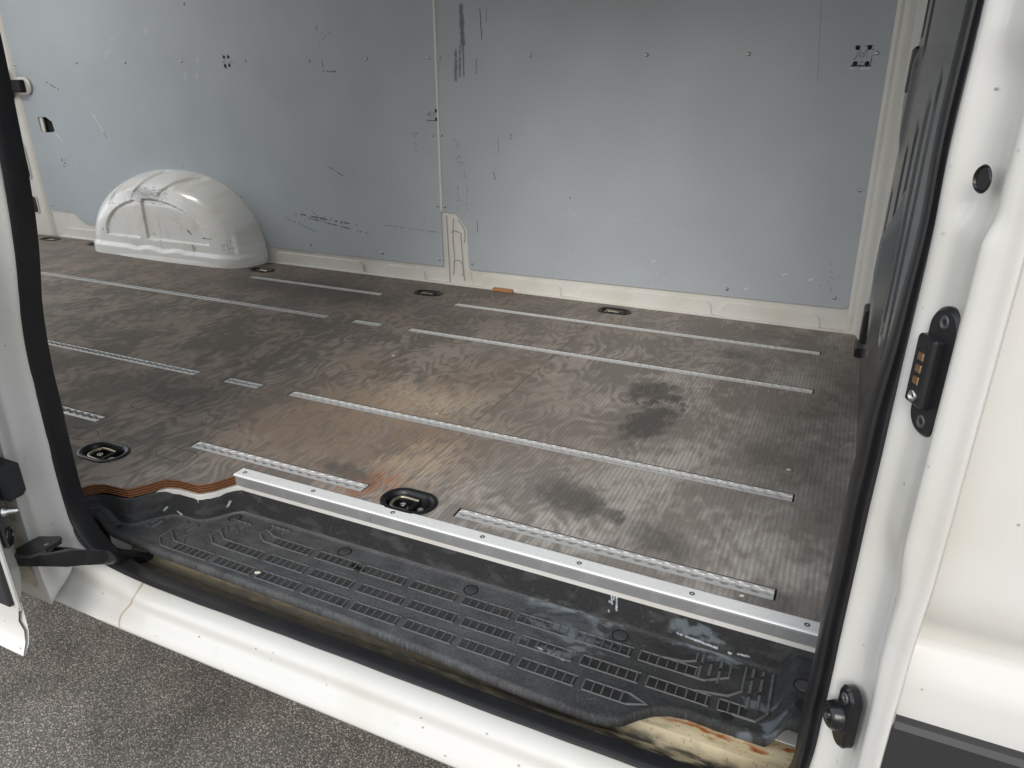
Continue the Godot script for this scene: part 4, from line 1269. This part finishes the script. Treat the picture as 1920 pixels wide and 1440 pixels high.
# ------------------------------------------------------------------ aluminium edge trim and step
func step() -> void:
	# edge trim: ribbed top, rolled nose, plain front
	var s := Soup.new()
	var prof := PackedVector2Array([Vector2(-1.0335, F + .0002), Vector2(-1.0325, F + .0026)])
	for k in 7:
		var z := -1.0315 + k * .0031
		prof.append_array(PackedVector2Array([Vector2(z, F + .0030), Vector2(z + .0020, F + .0030), Vector2(z + .0021, F + .0012), Vector2(z + .0030, F + .0012)]))
	prof.append_array(PackedVector2Array([Vector2(-1.0090, F + .0032), Vector2(-1.0050, F + .0032), Vector2(-1.0028, F + .0022), Vector2(-1.0018, F)]))
	var rows := []
	for x in [-1.131, -1.1295, -1.0, -.8, -.6, -.4, -.2, 0.0, .064, .0655]:
		var row := PackedVector3Array()
		for p in prof:
			var q := Vector3(x, p.y, p.x)
			if x < -1.13 or x > .065: q.y -= .0012
			row.push_back(q)
		rows.push_back(row)
	s.grid(rows)
	var pf := PackedVector2Array()
	for p in prof: pf.push_back(p)
	pf.push_back(Vector2(-1.0018, F - .012)); pf.push_back(Vector2(-1.0335, F - .012))
	for e in [-1.131, .0655]:
		var t := Geometry2D.triangulate_polygon(pf)
		for i in range(0, t.size(), 3): s.tri(Vector3(e, pf[t[i]].y - .0012, pf[t[i]].x), Vector3(e, pf[t[i + 1]].y - .0012, pf[t[i + 1]].x), Vector3(e, pf[t[i + 2]].y - .0012, pf[t[i + 2]].x))
	var trim := obj("edge_trim", s, M.alu, van, "ribbed aluminium trim on the front edge of the floor", 25.0)
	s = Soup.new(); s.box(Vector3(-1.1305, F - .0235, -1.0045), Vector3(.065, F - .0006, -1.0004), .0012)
	obj("trim_nose", s, M.alu_front, trim)  # front face coloured a darker grey than the ribbed top
	for k in 7:  # dark strips draw the shade down in the grooves as colour
		s = Soup.new(); var gz := -1.0291 + k * .0031
		s.quad(Vector3(-1.129, F + .0016, gz), Vector3(.064, F + .0016, gz), Vector3(.064, F + .0016, gz + .0010), Vector3(-1.129, F + .0016, gz + .0010))
		obj("groove_line", s, M.alu_line, trim)
	s = Soup.new(); s.quad(Vector3(-1.1295, F + .0004, -1.0012), Vector3(.064, F + .0004, -1.0012), Vector3(.064, F - .0012, -1.0002), Vector3(-1.1295, F - .0012, -1.0002))
	obj("groove_line", s, M.alu_line, trim)
	var sc: MeshInstance3D
	for x in [-1.112, -.926, -.729, -.529, -.336, -.136, .045]:
		var t := Transform3D(Basis.IDENTITY, Vector3(x, F + .0026, -1.0185))
		if sc == null:
			var q := Soup.new()
			q.lathe(PackedVector2Array([Vector2(.0001, -.0015), Vector2(.0016, -.0015), Vector2(.0020, .0004), Vector2(.0040, .0009), Vector2(.0050, .0002)]), Transform3D.IDENTITY, 14)
			sc = obj("screw", q, mat(lin(.10, .095, .09), .4, .7), trim); sc.transform = t
		else: again(sc, trim, t)
	# painted lip between trim and liner
	s = Soup.new()
	var zb := func(x: float) -> float: return z_front(x) + .001
	rows = []
	var xx := -1.262
	while xx < .08:
		var z: float = zb.call(xx)
		rows.push_back(PackedVector3Array([Vector3(xx, F - .021, z - .05), Vector3(xx, F - .0235, z + .001), Vector3(xx, F - .026, z + .0024), Vector3(xx, F - .042, z + .003), Vector3(xx, F - .06, z + .003)]))
		xx += .01
	s.grid(rows)
	obj("floor_lip", s, M.white)
	step_liner()

const GRIP := [[-.940, -.975, -.10], [-.890, -1.060, -.02], [-.842, -1.150, -.19]]      # z, from x, to x of the grip rows
const TREAD_FRONT := [[-1.42, -0.830], [-1.33, -0.823], [-1.17, -0.813], [-1.03, -0.812], [-.71, -0.807], [-.50, -0.798], [-.35, -0.788], [-.235, -0.785], [-.205, -0.789], [-.185, -0.801], [-.165, -0.823], [-.148, -0.838], [-.125, -0.849], [-.10, -0.853], [-.05, -0.851], [.1, -0.851]]
func tread_y(x: float) -> float:
	return .533 + .047 * smoothstep(.012, .040, x) + .034 * smoothstep(-1.315, -1.36, x)

func step_liner() -> void:
	var root := holder("step_liner", van, "black plastic step liner with moulded grip pattern and a pale spill")
	var s := Soup.new(); var rows := []
	var xs := PackedFloat32Array()
	var x := -1.47
	while x < .074: xs.push_back(x); x += .005 if (x < -1.1 or x > -.25) else .02
	for xx in xs:
		var zf := lerp_list(TREAD_FRONT, xx)
		var zb := z_front(xx) + .014
		# smoothed back line so that the corner of the plywood leaves soft corners here
		zb = (z_front(xx - .012) + z_front(xx) + z_front(xx + .012)) / 3.0 + .005
		var y := tread_y(xx)
		var top := F - .033 + .010 * smoothstep(-1.235, -1.265, xx)
		var row := PackedVector3Array()
		row.push_back(Vector3(xx, top - .012, zb - .006)); row.push_back(Vector3(xx, top - .001, zb - .005)); row.push_back(Vector3(xx, top, zb - .002)); row.push_back(Vector3(xx, top - .003, zb + .001))
		var wall := maxf(top - .003 - y, .001)
		for k in 7:
			var a := PI / 2 * k / 6.0
			var r := minf(.010, wall * .9)
			row.push_back(Vector3(xx, y + r - sin(a) * r, zb + .0035 + r - cos(a) * r))
		for k in range(1, 14): row.push_back(Vector3(xx, y, lerpf(zb + .0136, zf - .012, k / 14.0)))
		var drop := .017
		for q in [[-.012, .0005], [-.008, .0012], [-.005, .0008], [-.0022, -.0010], [-.0006, -.0040], [.0, -.009], [-.001, -drop + .002], [-.003, -drop], [-.008, -drop - .001]]: row.push_back(Vector3(xx, y + q[1], zf + q[0]))
		rows.push_back(row)
	s.grid(rows)
	s.uv = PackedVector2Array(); s.uv.resize(s.v.size())
	for i in s.v.size():      # top 15 % of the picture is the riser, the rest the tread
		var over := s.v[i].y - tread_y(s.v[i].x)
		s.uv[i] = Vector2((s.v[i].x + 1.48) / 1.56, .15 - minf(over, .06) / .06 * .15 if over > .003 else .15 + .85 * clampf((s.v[i].z + 1.02) / .26, 0.0, 1.0))
	var m := mat(Color(1, 1, 1), .78, 0.0, .3)
	m.albedo_texture = tex(liner_picture())
	var t := obj("tread", s, m, root, "", 50.0)
	M.liner_rib = mat(lin(.105, .105, .106), .75)
	# moulded grip pattern
	for k in 3:
		var zc: float = GRIP[k][0]
		var xa: float = GRIP[k][1]
		var xb: float = GRIP[k][2]
		grip_row(root, zc, xa, xb, k)
	# leftmost and rightmost blocks of slots, and the chevron bends
	grip_block(root, -1.262, -.925, -.865, 3)
	for q in [[-1.178, -.942, -.885], [-1.085, -.962, -.928], [-.992, -.978, -.960]]: grip_block(root, q[0], q[1], q[2], 3)
	grip_block(root, -.085, -.985, -.925, 3)
	grip_block(root, -.005, -.985, -.895, 3)
	var lines := [
		[[-1.15, -.8535], [-1.165, -.8535], [-1.203, -.880], [-1.203, -.945], [-1.152, -.945]], [[-1.15, -.8305], [-1.178, -.8315], [-1.203, -.850], [-1.203, -.880]], [[-1.14, -.8535], [-1.153, -.872], [-1.153, -.945]],
		[[-1.05, -.9015], [-1.075, -.9015], [-1.110, -.925], [-1.110, -.965], [-1.060, -.965]], [[-1.04, -.8785], [-1.085, -.8800], [-1.110, -.900], [-1.110, -.925]],
		[[-.97, -.9515], [-.985, -.9515], [-1.017, -.965], [-1.017, -.980], [-.968, -.980]], [[-.95, -.9285], [-.995, -.9300], [-1.017, -.945], [-1.017, -.965]],
		[[-.12, -.9285], [-.09, -.9285], [-.055, -.95], [-.055, -.985]], [[-.16, -.9515], [-.13, -.955], [-.11, -.965], [-.11, -.985]],
		[[-.04, -.8785], [-.005, -.8785], [.010, -.90], [.010, -.985]], [[-.10, -.9015], [-.05, -.912], [-.032, -.93], [-.032, -.985]],
		[[-.19, -.8535], [-.160, -.842], [-.19, -.8305]],
	]
	for l in lines:
		var g := Soup.new(); var pth := PackedVector3Array()
		for p in l: pth.push_back(Vector3(p[0], tread_y(p[0]) + .0004, p[1]))
		ridge(g, pth, .0042, .0024)
		obj("moulded_line", g, M.liner_rib, root)
	# round caps over the fixings
	for q in [[-1.113, -.972], [-.820, -.971], [-.531, -.971], [-.241, -.971], [.052, -.93], [-1.381, -.862]]:
		var c := Soup.new()
		var y := tread_y(q[0])
		c.lathe(PackedVector2Array([Vector2(.0001, .0012), Vector2(.0105, .0012), Vector2(.0118, .0002), Vector2(.0122, -.002)]), Transform3D(Basis.IDENTITY, Vector3(q[0], y, q[1])), 24)
		obj("fixing_cap", c, M.cap, root)
		c = Soup.new()
		var o := PackedVector3Array(); var i := PackedVector3Array()
		for k in 28:
			var a := TAU * k / 28
			o.push_back(Vector3(q[0] + cos(a) * .0145, y + .0006, q[1] + sin(a) * .0145)); i.push_back(Vector3(q[0] + cos(a) * .0122, y + .0006, q[1] + sin(a) * .0122))
		c.grid([o, i], true)
		obj("cap_groove", c, M.pit, root)
	for q in [[-1.318, -.848, .009], [-.045, -.872, .008], [.058, -.89, .012]]:
		var c := Soup.new()
		c.lathe(PackedVector2Array([Vector2(.0001, .0008), Vector2(q[2], .0008), Vector2(q[2] + .002, .0002)]), Transform3D(Basis.IDENTITY, Vector3(q[0], tread_y(q[0]), q[1])), 20)
		obj("drain_hole", c, M.pit, root)

func ridge(s: Soup, p: PackedVector3Array, w: float, h: float) -> void:
	var a := PackedVector3Array(); var b := PackedVector3Array(); var c := PackedVector3Array(); var d := PackedVector3Array()
	for i in p.size():
		var t := (p[mini(i + 1, p.size() - 1)] - p[maxi(i - 1, 0)]).normalized()
		var e := Vector3(-t.z, 0, t.x)
		a.push_back(p[i] - e * w * .5 - Vector3(0, .001, 0)); b.push_back(p[i] - e * w * .2 + Vector3(0, h, 0)); c.push_back(p[i] + e * w * .2 + Vector3(0, h, 0)); d.push_back(p[i] + e * w * .5 - Vector3(0, .001, 0))
	s.grid([a, b, c, d])

func grip_row(root: Node, zc: float, xa: float, xb: float, seed_: int) -> void:
	var hw := .0115; var x := xa
	while x < xb:
		# a block: two long edges and its cross ribs, with a small gap to the next block
		var e := minf(x + .098, xb)
		var s := Soup.new(); var y := .5334
		for z in [zc - hw, zc + hw]: ridge(s, PackedVector3Array([Vector3(x, y, z), Vector3(e, y, z)]), .0028, .0014)
		var k := 0
		var q := x
		while q < e + .001:
			ridge(s, PackedVector3Array([Vector3(q, y, zc - hw), Vector3(q, y, zc + hw)]), .0034 if k % 2 == 0 else .0028, .0017)
			q += .0155; k += 1
		var o := obj("grip_block", s, M.liner_rib, root)
		o.set_meta("kind", "stuff")
		x += .111

func grip_block(root: Node, xc: float, za: float, zb: float, n: int) -> void:
	var s := Soup.new()
	var y := tread_y(xc) + .0004
	for k in n:
		var x := xc + (k - (n - 1) * .5) * .0150
		var z := za
		var first := .022 if k % 2 == 0 else .012
		while z < zb:
			var e := minf(z + first, zb)
			ridge(s, PackedVector3Array([Vector3(x, y, z), Vector3(x, y, e)]), .0062, .0032)
			z = e + .007; first = .028
	var o := obj("grip_block", s, M.liner_rib, root)
	o.set_meta("kind", "stuff")

func liner_picture() -> Image:
	var w := 1600; var h := 340
	var a := noise_bytes(w, h, 60, 30, 401, 5); var b := noise_bytes(w, h, 5, 5, 402, 3); var c := noise_bytes(w, h, 25, 14, 403, 5); var sp := white_bytes(w, h, 404)
	var d := PackedByteArray(); d.resize(w * h * 3)
	for y in h:
		var v := y / float(h)
		for x in w:
			var i := y * w + x
			var wx := -1.48 + x / float(w) * 1.56
			var t := .072 + (a[i] / 255.0 - .5) * .045 + (b[i] / 255.0 - .5) * .05
			# lighter over the rear two thirds of the tread, darker near the front end
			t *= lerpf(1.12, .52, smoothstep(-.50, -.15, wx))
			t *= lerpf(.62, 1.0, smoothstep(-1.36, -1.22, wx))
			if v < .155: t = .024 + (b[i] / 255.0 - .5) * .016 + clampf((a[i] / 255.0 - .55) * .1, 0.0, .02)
			else:      # cells of the grip rows are drawn darker than the tread
				var zz := -1.02 + (v - .15) / .85 * .26
				for gq in GRIP:
					if absf(zz - gq[0]) < .0105 and wx > gq[1] and wx < gq[2] and fposmod(wx - gq[1], .111) < .098: t *= .52
			if sp[i] > 250: t += .05
			var r := t; var g := t; var bl := t * 1.01
			# spilled pale paint
			var q := Vector2((wx + .325) / .080, (v - .36) / .17).length()
			var k := clampf((1.02 - q + (c[i] / 255.0 - .5) * 2.3) * 1.6, 0.0, 1.0) * (.35 + .65 * clampf((a[i] / 255.0 - .35) * 3.0, 0, 1))
			for e in [[-.395, .25, .035, .03], [-.325, .585, .028, .03], [.0, .50, .020, .035], [-.02, .72, .05, .03], [-.07, .26, .03, .03], [-.10, .22, .05, .03], [.02, .64, .02, .06], [-.13, .07, .05, .04]]:
				var q2 := Vector2((wx - e[0]) / e[2], (v - e[1]) / e[3]).length()
				k = maxf(k, clampf((1.0 - q2 + (c[i] / 255.0 - .5) * 2.4) * 1.5, 0.0, 1.0) * .8)
			r = lerpf(r, .16, k * .8); g = lerpf(g, .185, k * .8); bl = lerpf(bl, .205, k * .8)
			d[i * 3] = s8(r); d[i * 3 + 1] = s8(g); d[i * 3 + 2] = s8(bl)
	var p := Paint.new(); p.im = rgb_image(w, h, d); p.x0 = -1.48; p.y1 = 0.0; p.ppm = w / 1.56; p.rng.seed = 9
	var lt := Color(.62, .64, .66)
	for k in 620:
		var q := Vector2(p.rng.randf_range(-1.40, .05), -p.rng.randf_range(.01, .33)); var l := p.rng.randf_range(.004, .035)
		p.stroke(q, q + Vector2(l, 0).rotated(p.rng.randf() * TAU), .0007, lt, p.rng.randf_range(.08, .30), .08)
	p.speckle(Vector2(-.6, -.18), 1.6, .2, 700, .0012, lt, .3)
	# dried drips and cracks of filler
	for q in [[-1.29, -.075, -1.25, -.03], [-1.25, -.03, -1.21, -.05], [-1.14, -.05, -1.13, -.02], [-1.13, -.075, -1.10, -.07], [-.15, -.035, -.06, -.042], [-.05, -.04, -.01, -.036], [-.265, -.003, -.264, -.036], [-.272, -.003, -.272, -.032], [-.27, -.003, -.266, -.02], [-.26, -.005, -.258, -.026]]:
		p.stroke(Vector2(q[0], q[1]), Vector2(q[2], q[3]), .0026, Color(.74, .77, .80), .8, .12)
	p.stroke(Vector2(-.36, -.195), Vector2(-.31, -.203), .004, Color(.7, .73, .75), .8, .2)
	p.stroke(Vector2(-.775, -.135), Vector2(-.755, -.142), .009, Color(.05, .05, .05), .9)
	return p.im

# ------------------------------------------------------------------ cab door on the right
func cab_door() -> void:
	var root := holder("cab_door", van, "closed white front cab door with a black rub strip")
	var s := Soup.new(); var rows := []
	for y in [2.05, 1.9, 1.6, 1.4, 1.32, 1.28, 1.2, 1.1, 1.02, .98, .955, .935, .92, .90, .88, .86, .83, .79, .70, .60, .52, .46, .42, .40]:
		# shallow crease: the lower body stands a little prouder
		var z := -.664 - .016 * smoothstep(.955, .915, y) + .020 * smoothstep(.912, .870, y) - .05 * smoothstep(1.35, 2.05, y)
		var row := PackedVector3Array()
		row.push_back(Vector3(.1205, y, z - .05)); row.push_back(Vector3(.1205, y, z - .006)); row.push_back(Vector3(.1215, y, z - .002)); row.push_back(Vector3(.124, y, z))
		for x in [.18, .3, .6, .9, 1.2]: row.push_back(Vector3(x, y, z))
		rows.push_back(row)
	s.grid(rows)
	obj("door_skin", s, M.white, root)
	s = Soup.new(); s.box(Vector3(.1190, .56, -.665), Vector3(1.2, .823, -.645), .005)
	obj("rub_strip", s, M.trim, root)
	s = Soup.new(); s.box(Vector3(.22, 1.42, -.70), Vector3(1.1, 1.98, -.655), .01)
	obj("window", s, M.gloss_black, root)

# ------------------------------------------------------------------ the open sliding door on the left
func sliding_door() -> void:
	var root := holder("sliding_door", van, "white sliding door pushed back, its leading edge with latch parts in view")
	var s := Soup.new(); var rows := []
	# section at the leading edge, swept up the door: outer skin, hem, end face, inner side
	var foot := [[.545, 0.0], [.56, .6], [.58, .85], [.61, .97], [.66, 1.0], [.9, 1.0], [1.3, 1.0], [2.2, 1.0]]
	for f in foot:
		var k: float = f[1]; var row := PackedVector3Array()
		var bend := .05 * smoothstep(1.0, 1.6, f[0])
		for p in [[-2.55, -.575], [-1.30, -.572], [-1.232, -.571], [-1.226, -.572], [-1.226, -.576], [-1.236, -.580], [-1.250, -.590], [-1.268, -.607], [-1.282, -.619], [-1.292, -.628], [-1.32, -.633], [-2.55, -.633]]:
			var q := Vector3(p[0], f[0], p[1])
			if p[1] < -.579: q.z = lerpf(-.581, p[1], k); q.x = lerpf(-1.24, p[0], k) if p[0] > -1.35 else p[0]
			q.x += bend
			row.push_back(q)
		rows.push_back(row)
	s.grid(rows)
	obj("door_panel", s, M.white, root, "", 50.0)
	# lower skin with its flared foot
	s = Soup.new(); rows = []
	for q in [[.552, -.5705], [.52, -.570], [.505, -.5685], [.488, -.560], [.474, -.549], [.470, -.547], [.469, -.550], [.484, -.564], [.50, -.574], [.56, -.578]]:
		var row := PackedVector3Array()
		for x in [-2.55, -1.40, -1.25, -1.225]:
			var xx: float = x
			if x > -1.3: xx += .016 * smoothstep(.51, .47, q[0]) - .012 * smoothstep(.545, .52, q[0]) * smoothstep(.50, .52, q[0])
			row.push_back(Vector3(xx, q[0], q[1]))
		rows.push_back(row)
	s.grid(rows)
	s.box(Vector3(-2.55, .50, -.632), Vector3(-1.34, .56, -.58), .004)
	obj("door_foot", s, M.white, root, "", 50.0)
	s = Soup.new(); s.box(Vector3(-2.5, .556, -.575), Vector3(-1.2335, .80, -.562), .003)
	obj("rub_strip", s, M.trim, root)
	# latch fittings on the end face
	var T := Vector3(-.66, 0, -.75).normalized(); var N := Vector3(.75, 0, -.66).normalized()
	var xf := Transform3D(Basis(T, N, T.cross(N)), Vector3(-1.262, .71, -.601))
	s = Soup.new(); s.prism(stadium(.115, .038, 10), 0, .010, .003, Transform3D(Basis(Vector3.UP, PI / 2), Vector3.ZERO))
	var lt := obj("latch_plate", s, M.gloss_black, root, "", 30.0); lt.transform = xf
	s = Soup.new(); s.lathe(PackedVector2Array([Vector2(.0001, .034), Vector2(.003, .034), Vector2(.0045, .031), Vector2(.0055, .018), Vector2(.009, .014), Vector2(.010, .009)]), Transform3D(Basis.IDENTITY, Vector3(.002, 0, -.012)), 16)
	obj("guide_pin", s, M.steel, lt)
	s = Soup.new(); s.lathe(PackedVector2Array([Vector2(.0001, .008), Vector2(.009, .009), Vector2(.011, .013), Vector2(.015, .012), Vector2(.016, .008)]), Transform3D(Basis.IDENTITY, Vector3(.0, 0, .034)), 18)
	obj("latch_eye", s, M.gloss_black, lt)
	# lower roller arm from the door into the step
	s = Soup.new()
	var arm := [[-1.300, .598, -.636, .013, .030], [-1.262, .603, -.646, .015, .034], [-1.235, .600, -.660, .017, .026], [-1.215, .595, -.675, .019, .017], [-1.20, .588, -.692, .016, .013], [-1.19, .580, -.710, .016, .012], [-1.185, .570, -.728, .016, .013], [-1.19, .555, -.750, .016, .014], [-1.20, .535, -.775, .015, .014], [-1.205, .512, -.800, .013, .014], [-1.205, .498, -.830, .012, .014]]
	var ax := PackedVector3Array(); var hh := []; var dd := []
	rows = []
	for i in arm.size():
		var q: Array = arm[i]
		var c := Vector3(q[0], q[1], q[2])
		var row := PackedVector3Array()
		for k in 12:
			var a := TAU * k / 12
			var e := Vector2(cos(a), sin(a))
			row.push_back(c + Vector3(-.75 * e.x * q[4], signf(e.y) * pow(absf(e.y), .6) * q[3], e.x * q[4]))
		rows.push_back(row)
	s.grid(rows, true); s.fan(Vector3(arm[0][0], arm[0][1], arm[0][2]), rows[0]); s.fan(Vector3(arm[-1][0], arm[-1][1], arm[-1][2]), rows[-1])
	var a2 := obj("roller_arm", s, M.gloss_black, root, "black steel roller arm between the door and the step", 45.0)
	s = Soup.new()
	s.prism(PackedVector2Array([Vector2(-.045, -.032), Vector2(.020, -.036), Vector2(.044, -.020), Vector2(.046, .010), Vector2(.026, .030), Vector2(-.045, .034)]), 0, .007, .002, Transform3D(Basis(Vector3(0, 0, 1), .25), Vector3(-1.262, .618, -.648)))
	obj("arm_bracket", s, M.black, a2, "", 30.0)
	s = Soup.new(); s.lathe(PackedVector2Array([Vector2(.0001, .014), Vector2(.004, .014), Vector2(.006, .012), Vector2(.006, .008), Vector2(.010, .007), Vector2(.010, .004)]), Transform3D(Basis.IDENTITY, Vector3(-1.238, .618, -.652)), 14)
	obj("arm_bolt", s, M.steel, a2)

# ------------------------------------------------------------------ loose things
func thing(called: String, s: Soup, m: Material, label: String, category: String, group := "") -> MeshInstance3D:
	var o := obj(called, s, m, self, label)
	o.set_meta("category", category)
	if group != "": o.set_meta("group", group)
	return o

func flake(x: float, y: float, z: float, r: float, h: float, turn: float) -> Soup:
	var s := Soup.new(); var p := PackedVector2Array()
	for k in 7:
		var a := TAU * k / 7
		p.push_back(Vector2(cos(a) * r * rng.randf_range(.7, 1.2), sin(a) * r * rng.randf_range(.35, .7)))
	s.prism(p, 0, h, h * .4, Transform3D(Basis(Vector3.UP, turn), Vector3(x, y, z)))
	return s

func loose_things() -> void:
	var s := Soup.new()
	s.box(Vector3(-.045, 0, -.009), Vector3(.045, .016, .009), .004, Transform3D(Basis(Vector3.UP, -.02), Vector3(-1.228, F + .0005, -2.585)))
	thing("wood_offcut", s, mat(lin(.42, .20, .09), .7), "small orange brown wood offcut lying against the foot of the far wall", "wood offcut")
	var pale := mat(lin(.62, .56, .46), .8); var yel := mat(lin(.75, .46, .06), .7); var dk := mat(lin(.03, .03, .03), .8)
	thing("crumb", flake(-.885, F + .0006, -1.46, .004, .002, .3), pale, "pale crumb on the tan stained floor just behind the second long rail", "crumb")
	thing("crumb", flake(-1.222, F + .0006, -1.775, .006, .003, .8), pale, "pale crumb on the floor left of the tan stain, between the two long rails", "crumb")
	thing("crumb", flake(-.158, F + .0006, -1.985, .006, .003, 1.2), mat(lin(.5, .32, .2), .8), "tan crumb on the floor in front of the third rail near its right end", "crumb")
	thing("crumb", flake(-.03, F + .0006, -1.53, .005, .0025, .2), pale, "white crumb alone on the dark floor by the bulkhead", "crumb")
	thing("crumb", flake(-.06, F + .0006, -1.05, .005, .002, .5), pale, "white crumb between the edge trim and the front right rail", "crumb")
	thing("crumb", flake(-.93, tread_y(-.93) + .0016, -.842, .007, .003, .4), pale, "pale seed-like crumb on the black step", "crumb")
	thing("leaf_scrap", flake(-1.47, .0006, -.59, .008, .002, .2), yel, "larger yellow leaf scrap on the asphalt at the bottom left", "leaf scrap")
	thing("leaf_scrap", flake(-1.452, .0006, -.577, .006, .002, 1.2), yel, "smaller yellow leaf scrap on the asphalt, right of the larger one", "leaf scrap")
	thing("leaf_scrap", flake(-1.515, .0006, -.566, .005, .002, 2.2), yel, "yellow leaf scrap on the asphalt at the very left edge", "leaf scrap")
